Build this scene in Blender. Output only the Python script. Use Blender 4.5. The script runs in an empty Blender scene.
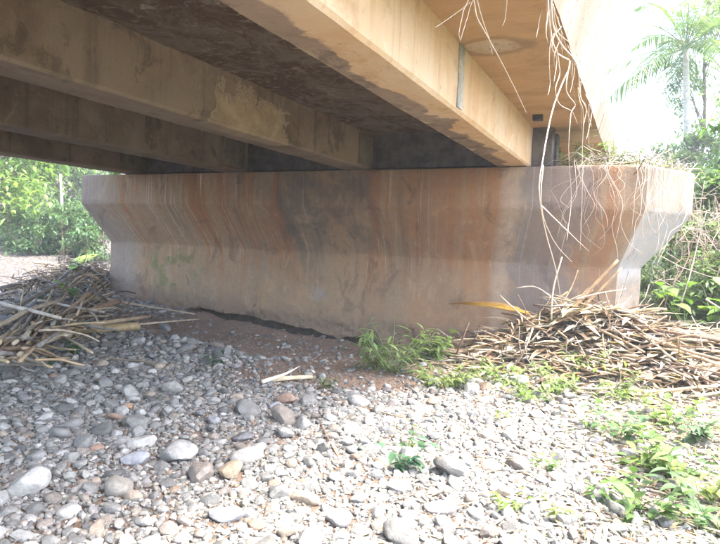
import bpy, math, random
import numpy as np
from mathutils import Matrix, Vector
random.seed(7); rng = np.random.default_rng(7)
scene = bpy.context.scene
C = scene.collection

# ------------------------------------------------------------------ camera
FOC = 568.0                                   # focal length for a 720 px wide frame
EYE = 1.5
g = np.array([280.0, -21.0, FOC]); g /= np.linalg.norm(g)      # bridge axis (+Y) seen by the camera
w = np.array([1160.0, 80.0, -FOC]); w -= g*(w@g); w /= np.linalg.norm(w)
RC = np.stack([w, g, np.cross(w, g)])
cam = bpy.data.cameras.new('camera'); camo = bpy.data.objects.new('camera', cam); C.objects.link(camo)
M = Matrix.Identity(4)
for r in range(3):
    M[r][0] = RC[r, 0]; M[r][1] = -RC[r, 1]; M[r][2] = -RC[r, 2]
M[2][3] = EYE
camo.matrix_world = M
cam.sensor_width = 36; cam.lens = FOC/720*36; cam.clip_start = .05; cam.clip_end = 3000
scene.camera = camo

# ------------------------------------------------------------------ world, sun, exposure
SUN = Vector((.48, .03, 1)).normalized()
world = bpy.data.worlds.new('World'); scene.world = world; world.use_nodes = True
nt = world.node_tree; nt.nodes.clear()
sky = nt.nodes.new('ShaderNodeTexSky'); sky.sky_type = 'NISHITA'; sky.sun_disc = False
sky.sun_elevation = math.asin(SUN.z); sky.sun_rotation = math.atan2(SUN.x, SUN.y)
sky.air_density = 1.0; sky.dust_density = 4.0; sky.ozone_density = 1.0
bg = nt.nodes.new('ShaderNodeBackground'); bg.inputs[1].default_value = .15
wo = nt.nodes.new('ShaderNodeOutputWorld')
nt.links.new(sky.outputs[0], bg.inputs[0]); nt.links.new(bg.outputs[0], wo.inputs[0])
sl = bpy.data.lights.new('sun', 'SUN'); sl.energy = .85; sl.angle = math.radians(11.0); sl.color = (1, .95, .87)
so = bpy.data.objects.new('sun', sl); C.objects.link(so); so.location = (10, -3, 30)
so.rotation_euler = SUN.to_track_quat('Z', 'Y').to_euler()
vs = scene.view_settings
vs.view_transform = 'Standard'; vs.look = 'None'; vs.gamma = 1.0; vs.exposure = 3.6
scene.render.engine = 'CYCLES'
scene.cycles.max_bounces = 8; scene.cycles.diffuse_bounces = 5; scene.cycles.transparent_max_bounces = 8

# ------------------------------------------------------------------ geometry of the view (where things stand)
def ray(px, py): return RC @ np.array([px-360.0, py-272.0, FOC])
def onY(px, py, Y): r = ray(px, py); p = r*(Y/r[1]); p[2] += EYE; return p
def onZ(px, py, z): r = ray(px, py); p = r*((z-EYE)/r[2]); p[2] += EYE; return p
def onX(px, py, X): r = ray(px, py); p = r*(X/r[0]); p[2] += EYE; return p
def proj(P):
    q = (np.asarray(P, float)-[0, 0, EYE]) @ RC
    return 360+FOC*q[..., 0]/q[..., 2], 272+FOC*q[..., 1]/q[..., 2], q[..., 2]

# ------------------------------------------------------------------ helpers
def link(name, me, mat=None, parent=None):
    o = bpy.data.objects.new(name, me); C.objects.link(o)
    if mat is not None and me is not None and len(me.materials) == 0: me.materials.append(mat)
    if parent: o.parent = parent
    return o
def npmesh(name, V, F, smooth=False, uv=None, col=None):
    V = np.asarray(V, np.float32); F = np.asarray(F, np.int32); k = F.shape[1]
    me = bpy.data.meshes.new(name)
    me.vertices.add(len(V)); me.vertices.foreach_set('co', V.ravel())
    me.loops.add(F.size); me.loops.foreach_set('vertex_index', F.ravel())
    me.polygons.add(len(F)); me.polygons.foreach_set('loop_start', np.arange(0, F.size, k, dtype=np.int32))
    if smooth: me.polygons.foreach_set('use_smooth', np.ones(len(F), bool))
    me.update(calc_edges=True)
    if uv is not None:
        l = me.uv_layers.new(name='UVMap'); l.data.foreach_set('uv', np.asarray(uv, np.float32)[F.ravel()].ravel())
    if col is not None:
        a = me.color_attributes.new('tint', 'FLOAT_COLOR', 'POINT')
        c4 = np.ones((len(V), 4), np.float32); c4[:, :3] = col; a.data.foreach_set('color', c4.ravel())
    me.validate(); return me
def pymesh(name, V, F, smooth=False):
    me = bpy.data.meshes.new(name); me.from_pydata([tuple(map(float, v)) for v in V], [], F); me.update()
    if smooth: me.polygons.foreach_set('use_smooth', [True]*len(me.polygons))
    return me
def tag(o, label, cat, group=None, kind=None):
    o['label'] = label
    if cat: o['category'] = cat
    if group: o['group'] = group
    if kind: o['kind'] = kind
    return o
def empty(name, loc, label, cat, group=None):
    o = bpy.data.objects.new(name, None); C.objects.link(o); o.location = loc; o.empty_display_size = .1
    return tag(o, label, cat, group)
def smooth01(a, b, x): t = np.clip((x-a)/(b-a), 0, 1); return t*t*(3-2*t)
def _h(ix, iy, s): 
    v = np.sin(ix*127.1+iy*311.7+s*74.7)*43758.5453; return v-np.floor(v)
def vnoise(x, y, s=0):
    x = np.asarray(x, float); y = np.asarray(y, float)
    ix = np.floor(x); iy = np.floor(y); fx = x-ix; fy = y-iy; fx = fx*fx*(3-2*fx); fy = fy*fy*(3-2*fy)
    return (_h(ix, iy, s)*(1-fx)+_h(ix+1, iy, s)*fx)*(1-fy)+(_h(ix, iy+1, s)*(1-fx)+_h(ix+1, iy+1, s)*fx)*fy
def fbm(x, y, s=0, o=4):
    r = 0; a = .5
    for i in range(o): r = r+a*(vnoise(x*2**i, y*2**i, s+i)-.5); a *= .5
    return r*2
def tube_arrays(P, R, n=6, cap=True):
    P = np.asarray(P, float); m = len(P); R = np.broadcast_to(np.asarray(R, float), (m,))
    T = np.gradient(P, axis=0); T /= np.linalg.norm(T, axis=1)[:, None]+1e-9
    ref = np.array([0, 0, 1.]) if abs(T[0, 2]) < .9 else np.array([1., 0, 0])
    V = []
    for i in range(m):
        a = ref-T[i]*(ref@T[i]); a /= np.linalg.norm(a)+1e-9; ref = a; b = np.cross(T[i], a)
        th = np.arange(n)*2*np.pi/n
        V.append(P[i]+R[i]*(np.cos(th)[:, None]*a+np.sin(th)[:, None]*b))
    V = np.concatenate(V)
    F = []
    for i in range(m-1):
        for j in range(n): k = (j+1) % n; F.append((i*n+j, i*n+k, (i+1)*n+k, (i+1)*n+j))
    if cap: 
        # close the ends with quads folded on themselves
        c0 = len(V); V = np.vstack([V, P[:1], P[-1:]])
        for j in range(0, n, 2):
            F.append((c0, (j+2) % n, (j+1) % n, j)); b = (m-1)*n
            F.append((c0+1, b+j, b+(j+1) % n, b+(j+2) % n))
    return V, np.array(F, int)
class MB:
    """collects quad pieces of one mesh"""
    def __init__(s): s.V = []; s.F = []; s.n = 0; s.c = []
    def add(s, V, F, col=None):
        s.V.append(V); s.F.append(np.asarray(F)+s.n); s.n += len(V)
        s.c.append(np.broadcast_to(np.asarray(col if col is not None else (1, 1, 1), float), (len(V), 3)))
    def tube(s, P, R, n=6, col=None): s.add(*tube_arrays(P, R, n), col)
    def mesh(s, name, smooth=True): return npmesh(name, np.concatenate(s.V), np.concatenate(s.F), smooth, col=np.concatenate(s.c))
def wobble(a, b, n, amp, sag=0, seed=None):
    r = np.random.default_rng(seed if seed is not None else int(rng.integers(1e9)))
    a = np.asarray(a, float); b = np.asarray(b, float); t = np.linspace(0, 1, n)[:, None]
    P = a+(b-a)*t
    for k in range(1, 4): P = P+amp/k*np.sin(t*np.pi*k)*r.normal(size=3)
    P[:, 2] -= sag*4*(t*(1-t))[:, 0]
    return P
def spline(pts, n=24):
    pts = np.asarray(pts, float); m = len(pts)
    if m < 3: return np.array([pts[0]+(pts[-1]-pts[0])*t for t in np.linspace(0, 1, n)])
    E = np.vstack([2*pts[0]-pts[1], pts, 2*pts[-1]-pts[-2]]); out = []
    for u in np.linspace(0, m-1-1e-6, n):
        i = int(u); t = u-i; p0, p1, p2, p3 = E[i:i+4]
        out.append(.5*((2*p1)+(p2-p0)*t+(2*p0-5*p1+4*p2-p3)*t*t+(3*p1-p0-3*p2+p3)*t**3))
    return np.array(out)

# ------------------------------------------------------------------ materials
class Mat:
    def __init__(s, name, rough=.9, spec=.25):
        s.m = bpy.data.materials.new(name); s.m.use_nodes = True; s.t = s.m.node_tree
        s.b = s.t.nodes['Principled BSDF']; s.b.inputs['Roughness'].default_value = rough
        s.b.inputs['Specular IOR Level'].default_value = spec
        s._c = None
    def n(s, typ, **kw):
        x = s.t.nodes.new(typ)
        for k, v in kw.items(): setattr(x, k, v)
        return x
    def L(s, a, b): s.t.links.new(a, b)
    def coord(s, kind='Object'):
        return s.n('ShaderNodeTexCoord').outputs[kind]
    def mapping(s, src, scale=(1, 1, 1), loc=(0, 0, 0), rot=(0, 0, 0)):
        x = s.n('ShaderNodeMapping'); s.L(src, x.inputs[0]); x.inputs['Scale'].default_value = scale
        x.inputs['Location'].default_value = loc; x.inputs['Rotation'].default_value = rot; return x.outputs[0]
    def noise(s, src, scale=5, detail=6, rough=.6, dist=0):
        x = s.n('ShaderNodeTexNoise'); s.L(src, x.inputs['Vector']); x.inputs['Scale'].default_value = scale
        x.inputs['Detail'].default_value = detail; x.inputs['Roughness'].default_value = rough; x.inputs['Distortion'].default_value = dist
        return x.outputs['Fac']
    def voro(s, src, scale=5, out='Distance', feature='F1'):
        x = s.n('ShaderNodeTexVoronoi', feature=feature); s.L(src, x.inputs['Vector']); x.inputs['Scale'].default_value = scale; return x.outputs[out]
    def step(s, src, a, b, lo=0., hi=1.):
        x = s.n('ShaderNodeMapRange', interpolation_type='SMOOTHSTEP'); s.L(src, x.inputs[0])
        for i, v in ((1, a), (2, b), (3, lo), (4, hi)): x.inputs[i].default_value = v
        return x.outputs[0]
    def math(s, op, a, b=None):
        x = s.n('ShaderNodeMath', operation=op)
        for i, v in enumerate((a, b)):
            if v is None: continue
            if isinstance(v, (int, float)): x.inputs[i].default_value = v
            else: s.L(v, x.inputs[i])
        return x.outputs[0]
    def mix(s, fac, a, b):
        x = s.n('ShaderNodeMix', data_type='RGBA')
        for i, v in ((0, fac), (6, a), (7, b)):
            if isinstance(v, (int, float)): x.inputs[i].default_value = v
            elif isinstance(v, tuple): x.inputs[i].default_value = (*v, 1)
            else: s.L(v, x.inputs[i])
        return x.outputs[2]
    def mul(s, col, fac_socket):
        x = s.n('ShaderNodeMix', data_type='RGBA', blend_type='MULTIPLY'); x.inputs[0].default_value = 1
        s.L(col, x.inputs[6]); s.L(fac_socket, x.inputs[7]); return x.outputs[2]
    def sep(s, src):
        x = s.n('ShaderNodeSeparateXYZ'); s.L(src, x.inputs[0]); return x.outputs
    def col(s, c):
        if isinstance(c, tuple): s.b.inputs['Base Color'].default_value = (*c, 1)
        else: s.L(c, s.b.inputs['Base Color'])
    def bump(s, h, strength=.5, dist=.01):
        x = s.n('ShaderNodeBump'); x.inputs['Strength'].default_value = strength; x.inputs['Distance'].default_value = dist
        s.L(h, x.inputs['Height']); s.L(x.outputs[0], s.b.inputs['Normal'])
    def band(s, x, a, b, c, d):   # 0 before a, 1 from b to c, 0 after d
        return s.math('MULTIPLY', s.step(x, a, b), s.step(x, c, d, 1., 0.))

def mat_pier():
    k = Mat('stained_pier_concrete', .92, .2)
    uv = k.coord('UV'); ob = k.coord('Object')
    dis = k.noise(ob, 1.3, 5, .65)
    big = k.noise(ob, .55, 4, .6); fine = k.noise(ob, 9, 8, .7)
    sp = k.sep(uv); u, v = sp[0], sp[1]
    ud = k.math('ADD', u, k.math('MULTIPLY', k.math('SUBTRACT', dis, .5), .9))
    vd = k.math('ADD', v, k.math('MULTIPLY', k.math('SUBTRACT', dis, .5), .5))
    c = k.mix(k.step(big, .35, .65), (.34, .215, .12), (.29, .21, .135))
    # streaks run down the face
    s1 = k.noise(k.mapping(uv, (2.4, .20, 1)), 1, 7, .72, .4); s2 = k.noise(k.mapping(uv, (7, .22, 1), (3, 1, 0)), 1, 6, .7, .5)
    s3 = k.noise(k.mapping(uv, (17, .30, 1), (7, 4, 0)), 1, 4, .65, .5); s4 = k.noise(k.mapping(uv, (1.5, .24, 1), (11, 2, 0)), 1, 7, .7, .5)
    wm = k.noise(k.mapping(uv, (.9, .25, 1), (1, 6, 0)), 1, 3, .5); up = k.math('MULTIPLY', k.step(vd, .5, 1.45, .28, 1.), k.math('MAXIMUM', k.step(wm, .35, .6, .3, 1.), k.step(u, -5.6, -6.6)))                  # streaking is strong on the cap, weak on the column
    c = k.mix(k.math('MULTIPLY', k.step(s1, .49, .58), k.math('MULTIPLY', up, .75)), c, (.31, .13, .05))
    c = k.mix(k.math('MULTIPLY', k.step(s4, .5, .66), k.math('MULTIPLY', up, .62)), c, (.11, .078, .058))
    c = k.mix(k.math('MULTIPLY', k.step(s2, .57, .66), k.math('MULTIPLY', up, .75)), c, (.40, .31, .24))
    c = k.mix(k.math('MULTIPLY', k.step(s3, .62, .68), k.math('MULTIPLY', up, .85)), c, (.52, .45, .38))
    # old algae-dark field in the middle of the cap
    dk = k.math('MULTIPLY', k.band(ud, -6.1, -5.3, -4.1, -3.3), k.step(vd, 1.1, 1.5))
    c = k.mix(k.math('MULTIPLY', dk, k.step(k.noise(ob, 1.9, 8, .7, .5), .36, .62, .1, .68)), c, (.10, .088, .078))
    # rust field
    rs = k.math('MULTIPLY', k.band(ud, -3.6, -2.9, -1.75, -1.5), k.step(vd, 1.0, 1.35, .25, .75))
    c = k.mix(k.math('MULTIPLY', rs, k.step(s2, .3, .6, .45, 1.)), c, (.30, .135, .05))
    pk = k.band(u, -1.85, -1.7, -1.6, -1.42)
    c = k.mix(k.math('MULTIPLY', pk, .55), c, (.42, .33, .25))
    # bare grey cement field beside the rust
    gy = k.band(ud, -1.55, -1.4, -.75, -.4)
    c = k.mix(k.math('MULTIPLY', gy, .75), c, (.19, .165, .15))
    # pale sky light on the right end, painted into its colour
    sky_pale = k.step(k.math('ADD', u, k.math('MULTIPLY', k.math('SUBTRACT', ud, u), .25)), -.06, .10)
    c = k.mix(k.math('MULTIPLY', sky_pale, k.step(fine, .3, .65, .5, .95)), c, k.mix(k.step(vd, 1.9, 2.12), k.mix(k.step(vd, .95, 1.3), (.19, .175, .15), (.34, .355, .355)), (.20, .185, .16)))
    lf = k.step(ud, -9.3, -9.9)
    c = k.mix(k.math('MULTIPLY', lf, .6), c, (.24, .225, .20))
    # moss on the column
    ms = k.math('MULTIPLY', k.band(ud, -9.4, -8.9, -8.1, -7.4), k.band(vd, .1, .45, 1.0, 1.5))
    c = k.mix(k.math('MULTIPLY', ms, k.step(k.noise(ob, 3.2, 6, .7), .46, .62, 0., .75)), c, (.13, .15, .05))
    # light and dark scabs
    sc = k.step(k.noise(ob, 4.5, 8, .75, .4), .64, .69)
    c = k.mix(k.math('MULTIPLY', sc, .5), c, (.34, .31, .28))
    sd = k.step(k.noise(k.mapping(ob, (1, 1, 1), (5, 5, 5)), 5.5, 8, .75, .4), .65, .69)
    c = k.mix(k.math('MULTIPLY', sd, .7), c, (.07, .06, .055))
    pd = k.math('MULTIPLY', k.math('MULTIPLY', k.band(ud, -5.2, -5.1, -4.85, -4.75), k.band(vd, .38, .45, .6, .68)), k.step(fine, .42, .55))
    c = k.mix(k.math('MULTIPLY', pd, .6), c, (.29, .295, .285))
    # dirt line at the foot
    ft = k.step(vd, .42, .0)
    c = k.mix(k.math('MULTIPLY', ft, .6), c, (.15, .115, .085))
    c = k.mix(k.step(fine, .3, .75, 0., .35), c, (.13, .105, .085))
    bl = k.noise(k.mapping(ob, (1, 1, .6), (2, 9, 4)), 2.2, 10, .72, .6)
    c = k.mix(k.step(bl, .54, .64, 0., .45), c, (.10, .072, .052)); c = k.mix(k.step(bl, .44, .34, 0., .35), c, (.42, .30, .19))
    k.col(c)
    h = k.math('ADD', k.math('MULTIPLY', fine, .6), k.math('MULTIPLY', k.noise(ob, 38, 6, .7), .4))
    h = k.math('SUBTRACT', h, k.math('MULTIPLY', sd, .35))
    k.bump(h, .7, .022)
    return k.m
def mat_girder(name, ochre_x):
    """brown-grey concrete; the outer side carries an ochre stain (right of ochre_x)"""
    k = Mat(name, .9, .2); ob = k.coord('Object'); sp = k.sep(ob); x, y, z = sp[0], sp[1], sp[2]
    n1 = k.noise(ob, .9, 6, .65, .3); n2 = k.noise(ob, 6, 8, .7); n3 = k.noise(k.mapping(ob, (5, 5, .35)), 1, 5, .6)
    n4 = k.noise(k.mapping(ob, (1, 1, 1), (8, 3, 1)), 2.3, 9, .74, .5)
    c = k.mix(k.step(n1, .38, .62), (.20, .138, .102), (.30, .225, .172)); c = k.mix(k.step(n4, .53, .62, 0., .6), c, (.095, .064, .048)); c = k.mix(k.step(n4, .44, .36, 0., .5), c, (.37, .285, .22))
    c = k.mix(k.step(k.noise(ob, 19, 5, .7), .64, .69, 0., .6), c, (.05, .038, .03))
    c = k.mix(k.step(n2, .45, .75, 0., .5), c, (.27, .205, .15))
    c = k.mix(k.step(n3, .55, .7, 0., .4), c, (.07, .055, .05))
    if ochre_x is not None:
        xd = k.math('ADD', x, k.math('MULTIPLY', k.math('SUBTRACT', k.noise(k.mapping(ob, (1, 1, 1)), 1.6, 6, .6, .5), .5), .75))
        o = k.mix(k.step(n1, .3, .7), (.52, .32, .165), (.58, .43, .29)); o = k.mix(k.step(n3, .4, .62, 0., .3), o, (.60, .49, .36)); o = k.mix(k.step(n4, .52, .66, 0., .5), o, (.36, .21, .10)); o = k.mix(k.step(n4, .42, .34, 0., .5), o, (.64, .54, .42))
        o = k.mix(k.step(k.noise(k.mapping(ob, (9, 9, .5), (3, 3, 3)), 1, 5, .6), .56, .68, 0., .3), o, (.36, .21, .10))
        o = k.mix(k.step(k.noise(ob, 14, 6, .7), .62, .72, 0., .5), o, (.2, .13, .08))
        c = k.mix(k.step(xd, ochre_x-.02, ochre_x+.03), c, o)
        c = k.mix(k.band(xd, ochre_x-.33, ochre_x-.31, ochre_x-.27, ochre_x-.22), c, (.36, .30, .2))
    else:
        # old render left on the side of the beam
        yd = k.math('ADD', y, k.math('MULTIPLY', k.math('SUBTRACT', k.noise(ob, 3.2, 7, .66), .5), .75))
        zd = k.math('ADD', z, k.math('MULTIPLY', k.math('SUBTRACT', k.noise(k.mapping(ob, (1, 1, 1), (4, 4, 4)), 2.6, 7, .66), .5), .75))
        pm = k.math('MULTIPLY', k.math('MULTIPLY', k.band(yd, 4.50, 4.53, 5.75, 5.79), k.step(zd, 2.98, 2.95)), k.band(x, -4.2, -4.0, -3.6, -3.4))
        pe = k.math('MULTIPLY', k.math('MULTIPLY', k.band(yd, 4.46, 4.49, 5.79, 5.83), k.step(zd, 3.01, 2.99)), k.band(x, -4.2, -4.0, -3.6, -3.4))
        c = k.mix(k.math('MULTIPLY', pe, .8), c, (.44, .35, .25)); c = k.mix(pm, c, k.mix(k.step(n4, .38, .62), (.47, .36, .245), (.33, .24, .16)))
        c = k.mix(k.step(z, 2.66, 2.60, 0., .35), c, (.26, .21, .16))
    k.col(c)
    h = k.math('ADD', k.math('MULTIPLY', n2, .7), k.math('MULTIPLY', k.noise(ob, 34, 5, .7), .35))
    if ochre_x is None: h = k.math('ADD', h, k.math('MULTIPLY', pm, .5))
    k.bump(h, .8, .025); return k.m
def mat_slab():
    k = Mat('deck_soffit_concrete', .92, .2); ob = k.coord('Object'); sp = k.sep(ob); x = sp[0]
    n1 = k.noise(k.mapping(ob, (1, .6, 1)), 2.4, 8, .72, .8); n2 = k.noise(ob, 11, 8, .75, .4)
    c = k.mix(k.step(n1, .42, .58), (.18, .112, .078), (.29, .225, .165))
    c = k.mix(k.step(n2, .52, .6, 0., .75), c, (.36, .30, .235))
    c = k.mix(k.step(n2, .40, .34, 0., .8), c, (.05, .036, .03))
    pl = k.noise(k.mapping(ob, (.5, 11, 1)), 1.3, 5, .6, .25); wv = k.noise(k.mapping(ob, (.6, 3.2, 1)), 1.2, 5, .6, .4)
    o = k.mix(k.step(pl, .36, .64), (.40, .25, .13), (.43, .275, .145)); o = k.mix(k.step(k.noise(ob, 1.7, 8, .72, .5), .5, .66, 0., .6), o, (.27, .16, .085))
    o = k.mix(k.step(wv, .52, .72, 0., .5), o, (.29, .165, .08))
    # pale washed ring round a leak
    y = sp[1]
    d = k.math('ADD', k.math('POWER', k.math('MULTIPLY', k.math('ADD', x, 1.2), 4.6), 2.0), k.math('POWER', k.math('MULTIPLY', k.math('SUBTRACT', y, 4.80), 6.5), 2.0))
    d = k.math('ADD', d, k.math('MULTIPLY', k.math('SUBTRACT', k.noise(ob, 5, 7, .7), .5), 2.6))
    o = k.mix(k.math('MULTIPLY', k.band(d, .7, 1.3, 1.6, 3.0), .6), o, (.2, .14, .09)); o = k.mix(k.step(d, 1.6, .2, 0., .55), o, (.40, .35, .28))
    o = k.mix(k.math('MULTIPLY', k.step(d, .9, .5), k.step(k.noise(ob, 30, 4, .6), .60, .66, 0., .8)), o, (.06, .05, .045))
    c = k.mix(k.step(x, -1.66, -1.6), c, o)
    k.col(c)
    pe = k.step(x, -1.66, -1.6, 1., .12)
    h = k.math('MULTIPLY', k.math('ADD', k.step(n2, .36, .62), k.math('MULTIPLY', n1, .8)), pe)
    h = k.math('ADD', h, k.math('MULTIPLY', pl, k.step(x, -1.66, -1.6, 0., .12)))
    k.bump(h, .9, .03); return k.m
def mat_fascia():
    k = Mat('cream_parapet_concrete', .85, .25); ob = k.coord('Object')
    c = k.mix(k.step(k.noise(k.mapping(ob, (1.5, 1.5, .5)), 1, 6, .6), .35, .65), (.20, .142, .098), (.25, .205, .16))
    c = k.mix(k.step(k.noise(k.mapping(ob, (9, 9, 2.5)), 1, 6, .7), .60, .67, 0., .7), c, (.09, .07, .05))
    c = k.mix(k.step(k.noise(ob, 22, 4, .6), .62, .68, 0., .8), c, (.035, .03, .025))
    k.col(c); k.bump(k.noise(ob, 26, 6, .7), .5, .012); return k.m
def mat_plain_concrete(name, a, b):
    k = Mat(name, .9, .2); ob = k.coord('Object')
    k.col(k.mix(k.step(k.noise(ob, 6, 8, .7), .35, .65), a, b)); k.bump(k.noise(ob, 30, 6, .7), .5, .01); return k.m
def mat_ground():
    k = Mat('river_bed_soil', .95, .15); ob = k.coord('Object'); sp = k.sep(ob); x, y = sp[0], sp[1]
    n = k.noise(ob, 1.1, 6, .65); f = k.noise(ob, 14, 8, .7)
    c = k.mix(k.step(n, .35, .65), (.235, .165, .118), (.18, .125, .09)); c = k.mix(k.step(f, .5, .75, 0., .6), c, (.30, .235, .175))
    vx = k.n('ShaderNodeTexVoronoi'); k.L(ob, vx.inputs['Vector']); vx.inputs['Scale'].default_value = 9
    gs = k.sep(vx.outputs['Color'])[0]
    gr = k.mix(gs, (.15, .15, .155), (.38, .37, .35)); gr = k.mix(k.step(vx.outputs['Distance'], .25, .55), gr, (.08, .07, .06))
    far = k.math('MAXIMUM', k.step(x, -9.3, -11.0), k.step(y, 1.0, -1.0))
    c = k.mix(k.math('MULTIPLY', far, .9), c, gr)
    gn = k.math('MULTIPLY', k.step(k.math('ADD', k.math('ADD', x, k.math('MULTIPLY', n, 1.2)), 0.), 1.6, 2.6), k.step(n, .3, .5, .4, .9))
    c = k.mix(gn, c, (.07, .10, .03))
    fy = k.math('MULTIPLY', k.step(y, 10.0, 14.0), k.step(x, -14., -6., 0., .9)); c = k.mix(fy, c, (.06, .085, .03))
    k.col(c)
    h = k.math('ADD', f, k.math('MULTIPLY', k.math('MULTIPLY', k.step(vx.outputs['Distance'], .6, 0.), far), 2.0)); k.bump(h, 1.0, .05); return k.m
def mat_stone(attr=True):
    k = Mat('river_stone_gravel' if attr else 'river_stone', .8, .35); ob = k.coord('Object')
    if attr:
        a = k.n('ShaderNodeVertexColor', layer_name='tint'); base = a.outputs[0]
        f = k.noise(ob, 40, 4, .65)
    else:
        a = k.n('ShaderNodeObjectInfo'); base = a.outputs['Color']; f = k.noise(ob, 4.5, 6, .7)
    bw = k.n('ShaderNodeValToRGB'); k.L(f, bw.inputs[0]); bw.color_ramp.elements[0].position = .25; bw.color_ramp.elements[1].position = .75
    bw.color_ramp.elements[0].color = (.48, .465, .45, 1); bw.color_ramp.elements[1].color = (1.04, 1.04, 1.04, 1)
    c = k.mul(base, bw.outputs[0]); 
    if not attr: c = k.mix(k.step(k.noise(ob, 22, 3, .6), .62, .68, 0., .45), c, (.12, .115, .11))
    k.col(c); k.bump(f, .35, .01 if attr else .12); return k.m
def mat_tint(name, rough=.7, spec=.3, nscale=12, lo=.6, hi=1.15, stretch=(1, 1, 1)):
    k = Mat(name, rough, spec); ob = k.coord('Object'); a = k.n('ShaderNodeVertexColor', layer_name='tint')
    f = k.noise(k.mapping(ob, stretch), nscale, 5, .65)
    bw = k.n('ShaderNodeValToRGB'); k.L(f, bw.inputs[0]); bw.color_ramp.elements[0].position = .3; bw.color_ramp.elements[1].position = .7
    bw.color_ramp.elements[0].color = (lo, lo, lo*.97, 1); bw.color_ramp.elements[1].color = (hi, hi, hi, 1)
    k.col(k.mul(a.outputs[0], bw.outputs[0])); k.bump(f, .4, .006); return k.m
def mat_leaf(name, trans=.4):
    k = Mat(name, .55, .35); a = k.n('ShaderNodeVertexColor', layer_name='tint'); k.L(a.outputs[0], k.b.inputs['Base Color'])
    tr = k.n('ShaderNodeBsdfTranslucent'); mx = k.n('ShaderNodeMixShader'); mx.inputs[0].default_value = trans
    br = k.n('ShaderNodeMix', data_type='RGBA', blend_type='MULTIPLY'); br.inputs[0].default_value = 1
    k.L(a.outputs[0], br.inputs[6]); br.inputs[7].default_value = (1.5, 1.6, .8, 1); k.L(br.outputs[2], tr.inputs[0])
    k.L(k.b.outputs[0], mx.inputs[1]); k.L(tr.outputs[0], mx.inputs[2])
    k.L(mx.outputs[0], k.t.nodes['Material Output'].inputs['Surface']); return k.m
M_PIER = mat_pier(); M_G = mat_girder('dark_beam_concrete', None); M_G1 = mat_girder('ochre_beam_concrete', -1.66)
M_SLAB = mat_slab(); M_FAS = mat_fascia(); M_PATCH = mat_plain_concrete('pale_mortar', (.22, .2, .17), (.40, .38, .33))
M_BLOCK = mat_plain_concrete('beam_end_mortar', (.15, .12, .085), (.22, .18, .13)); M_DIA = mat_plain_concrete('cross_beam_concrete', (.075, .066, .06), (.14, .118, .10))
M_DARK = mat_plain_concrete('drain_metal', (.02, .02, .02), (.05, .045, .04)); M_FOOT = mat_plain_concrete('footing_concrete', (.08, .065, .05), (.13, .105, .08))
M_GROUND = mat_ground(); M_GRAVEL = mat_stone(True); M_STONE = mat_stone(False)
M_WOOD = mat_tint('weathered_wood', .85, .2, 9, .55, 1.15); M_BARK = mat_tint('tree_bark', .9, .15, 6, .5, 1.2)
M_LEAF = mat_leaf('green_leaf'); M_DRY = mat_leaf('dry_leaf', .2); M_ROOT = mat_tint('pale_root', .8, .2, 20, .7, 1.1)

# ------------------------------------------------------------------ terrain
PX0, PX1 = -9.79, -.55        # centres of the pier's pointed (half-hexagon) ends
def gz(x, y):
    x = np.asarray(x, float); y = np.asarray(y, float)
    z = .05*fbm(x*.7, y*.7, 3)+.03*fbm(x*2.3, y*2.3, 9)
    nearp = smooth01(5.2, 8.0, y)*smooth01(12, 9.5, y)
    z = z-.16*nearp*smooth01(-7.6, -5.0, x)*smooth01(-1.6, -3.2, x)-.06*nearp*smooth01(-9, -7, x)*smooth01(-2.5, -3.2, x)
    # scour hollow under the wall face with a lip of silt before it
    sc = smooth01(-8.0, -7.2, x)*smooth01(-3.6, -4.1, x)
    z = z-.30*sc*smooth01(8.22, 8.42, y)*smooth01(9.3, 9.0, y)+.09*sc*np.exp(-((y-8.05)/.16)**2)*(1+.9*fbm(x*3, y*3, 31))
    # bank on the right
    z = z+.42*smooth01(-2.4, .2, x)*smooth01(6.2, 8.2, y)+.25*smooth01(.6, 2.2, x)*smooth01(2.5, 6, y)
    z = z+np.where(x > 1.2, .30*np.clip(x-1.2, 0, 12), 0)*smooth01(4, 10, y)
    # debris mound at the left end
    z = z+.60*np.exp(-(((x+11.1)/1.2)**2+((y-8.7)/1.1)**2))+.20*np.exp(-(((x+9.2)/1.3)**2+((y-6.6)/1.1)**2))
    # far banks
    d = np.hypot(x, y)
    z = z+smooth01(18, 30, -x*.80+y*.6)*.9*smooth01(0, -6, x)
    z = z+smooth01(30, 60, -x*.8+y*.6)*7*smooth01(0, -10, x)
    z = z+smooth01(16, 34, y)*2.2*smooth01(-8, 4, x)
    return z
def axis(lo, a, b, hi, fine, grow=1.28):
    mid = list(np.arange(a, b+1e-6, fine)); l = []; s = fine; p = a
    while p > lo: s *= grow; p -= s; l.append(p)
    r = []; s = fine; p = b
    while p < hi: s *= grow; p += s; r.append(p)
    return np.array(l[::-1]+mid+r)
xs = axis(-900, -13, 5, 900, .075); ys = axis(-900, .5, 10.5, 900, .075)
GX, GY = np.meshgrid(xs, ys); GZ = gz(GX, GY)
nx, ny = len(xs), len(ys); I = np.arange(nx*ny).reshape(ny, nx)
GF = np.stack([I[:-1, :-1], I[:-1, 1:], I[1:, 1:], I[1:, :-1]], -1).reshape(-1, 4)
o = link('ground', npmesh('ground', np.stack([GX, GY, GZ], -1).reshape(-1, 3), GF, True), M_GROUND)
o['kind'] = 'structure'; o['label'] = 'brown silty river bed and bank under the gravel'

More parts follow.
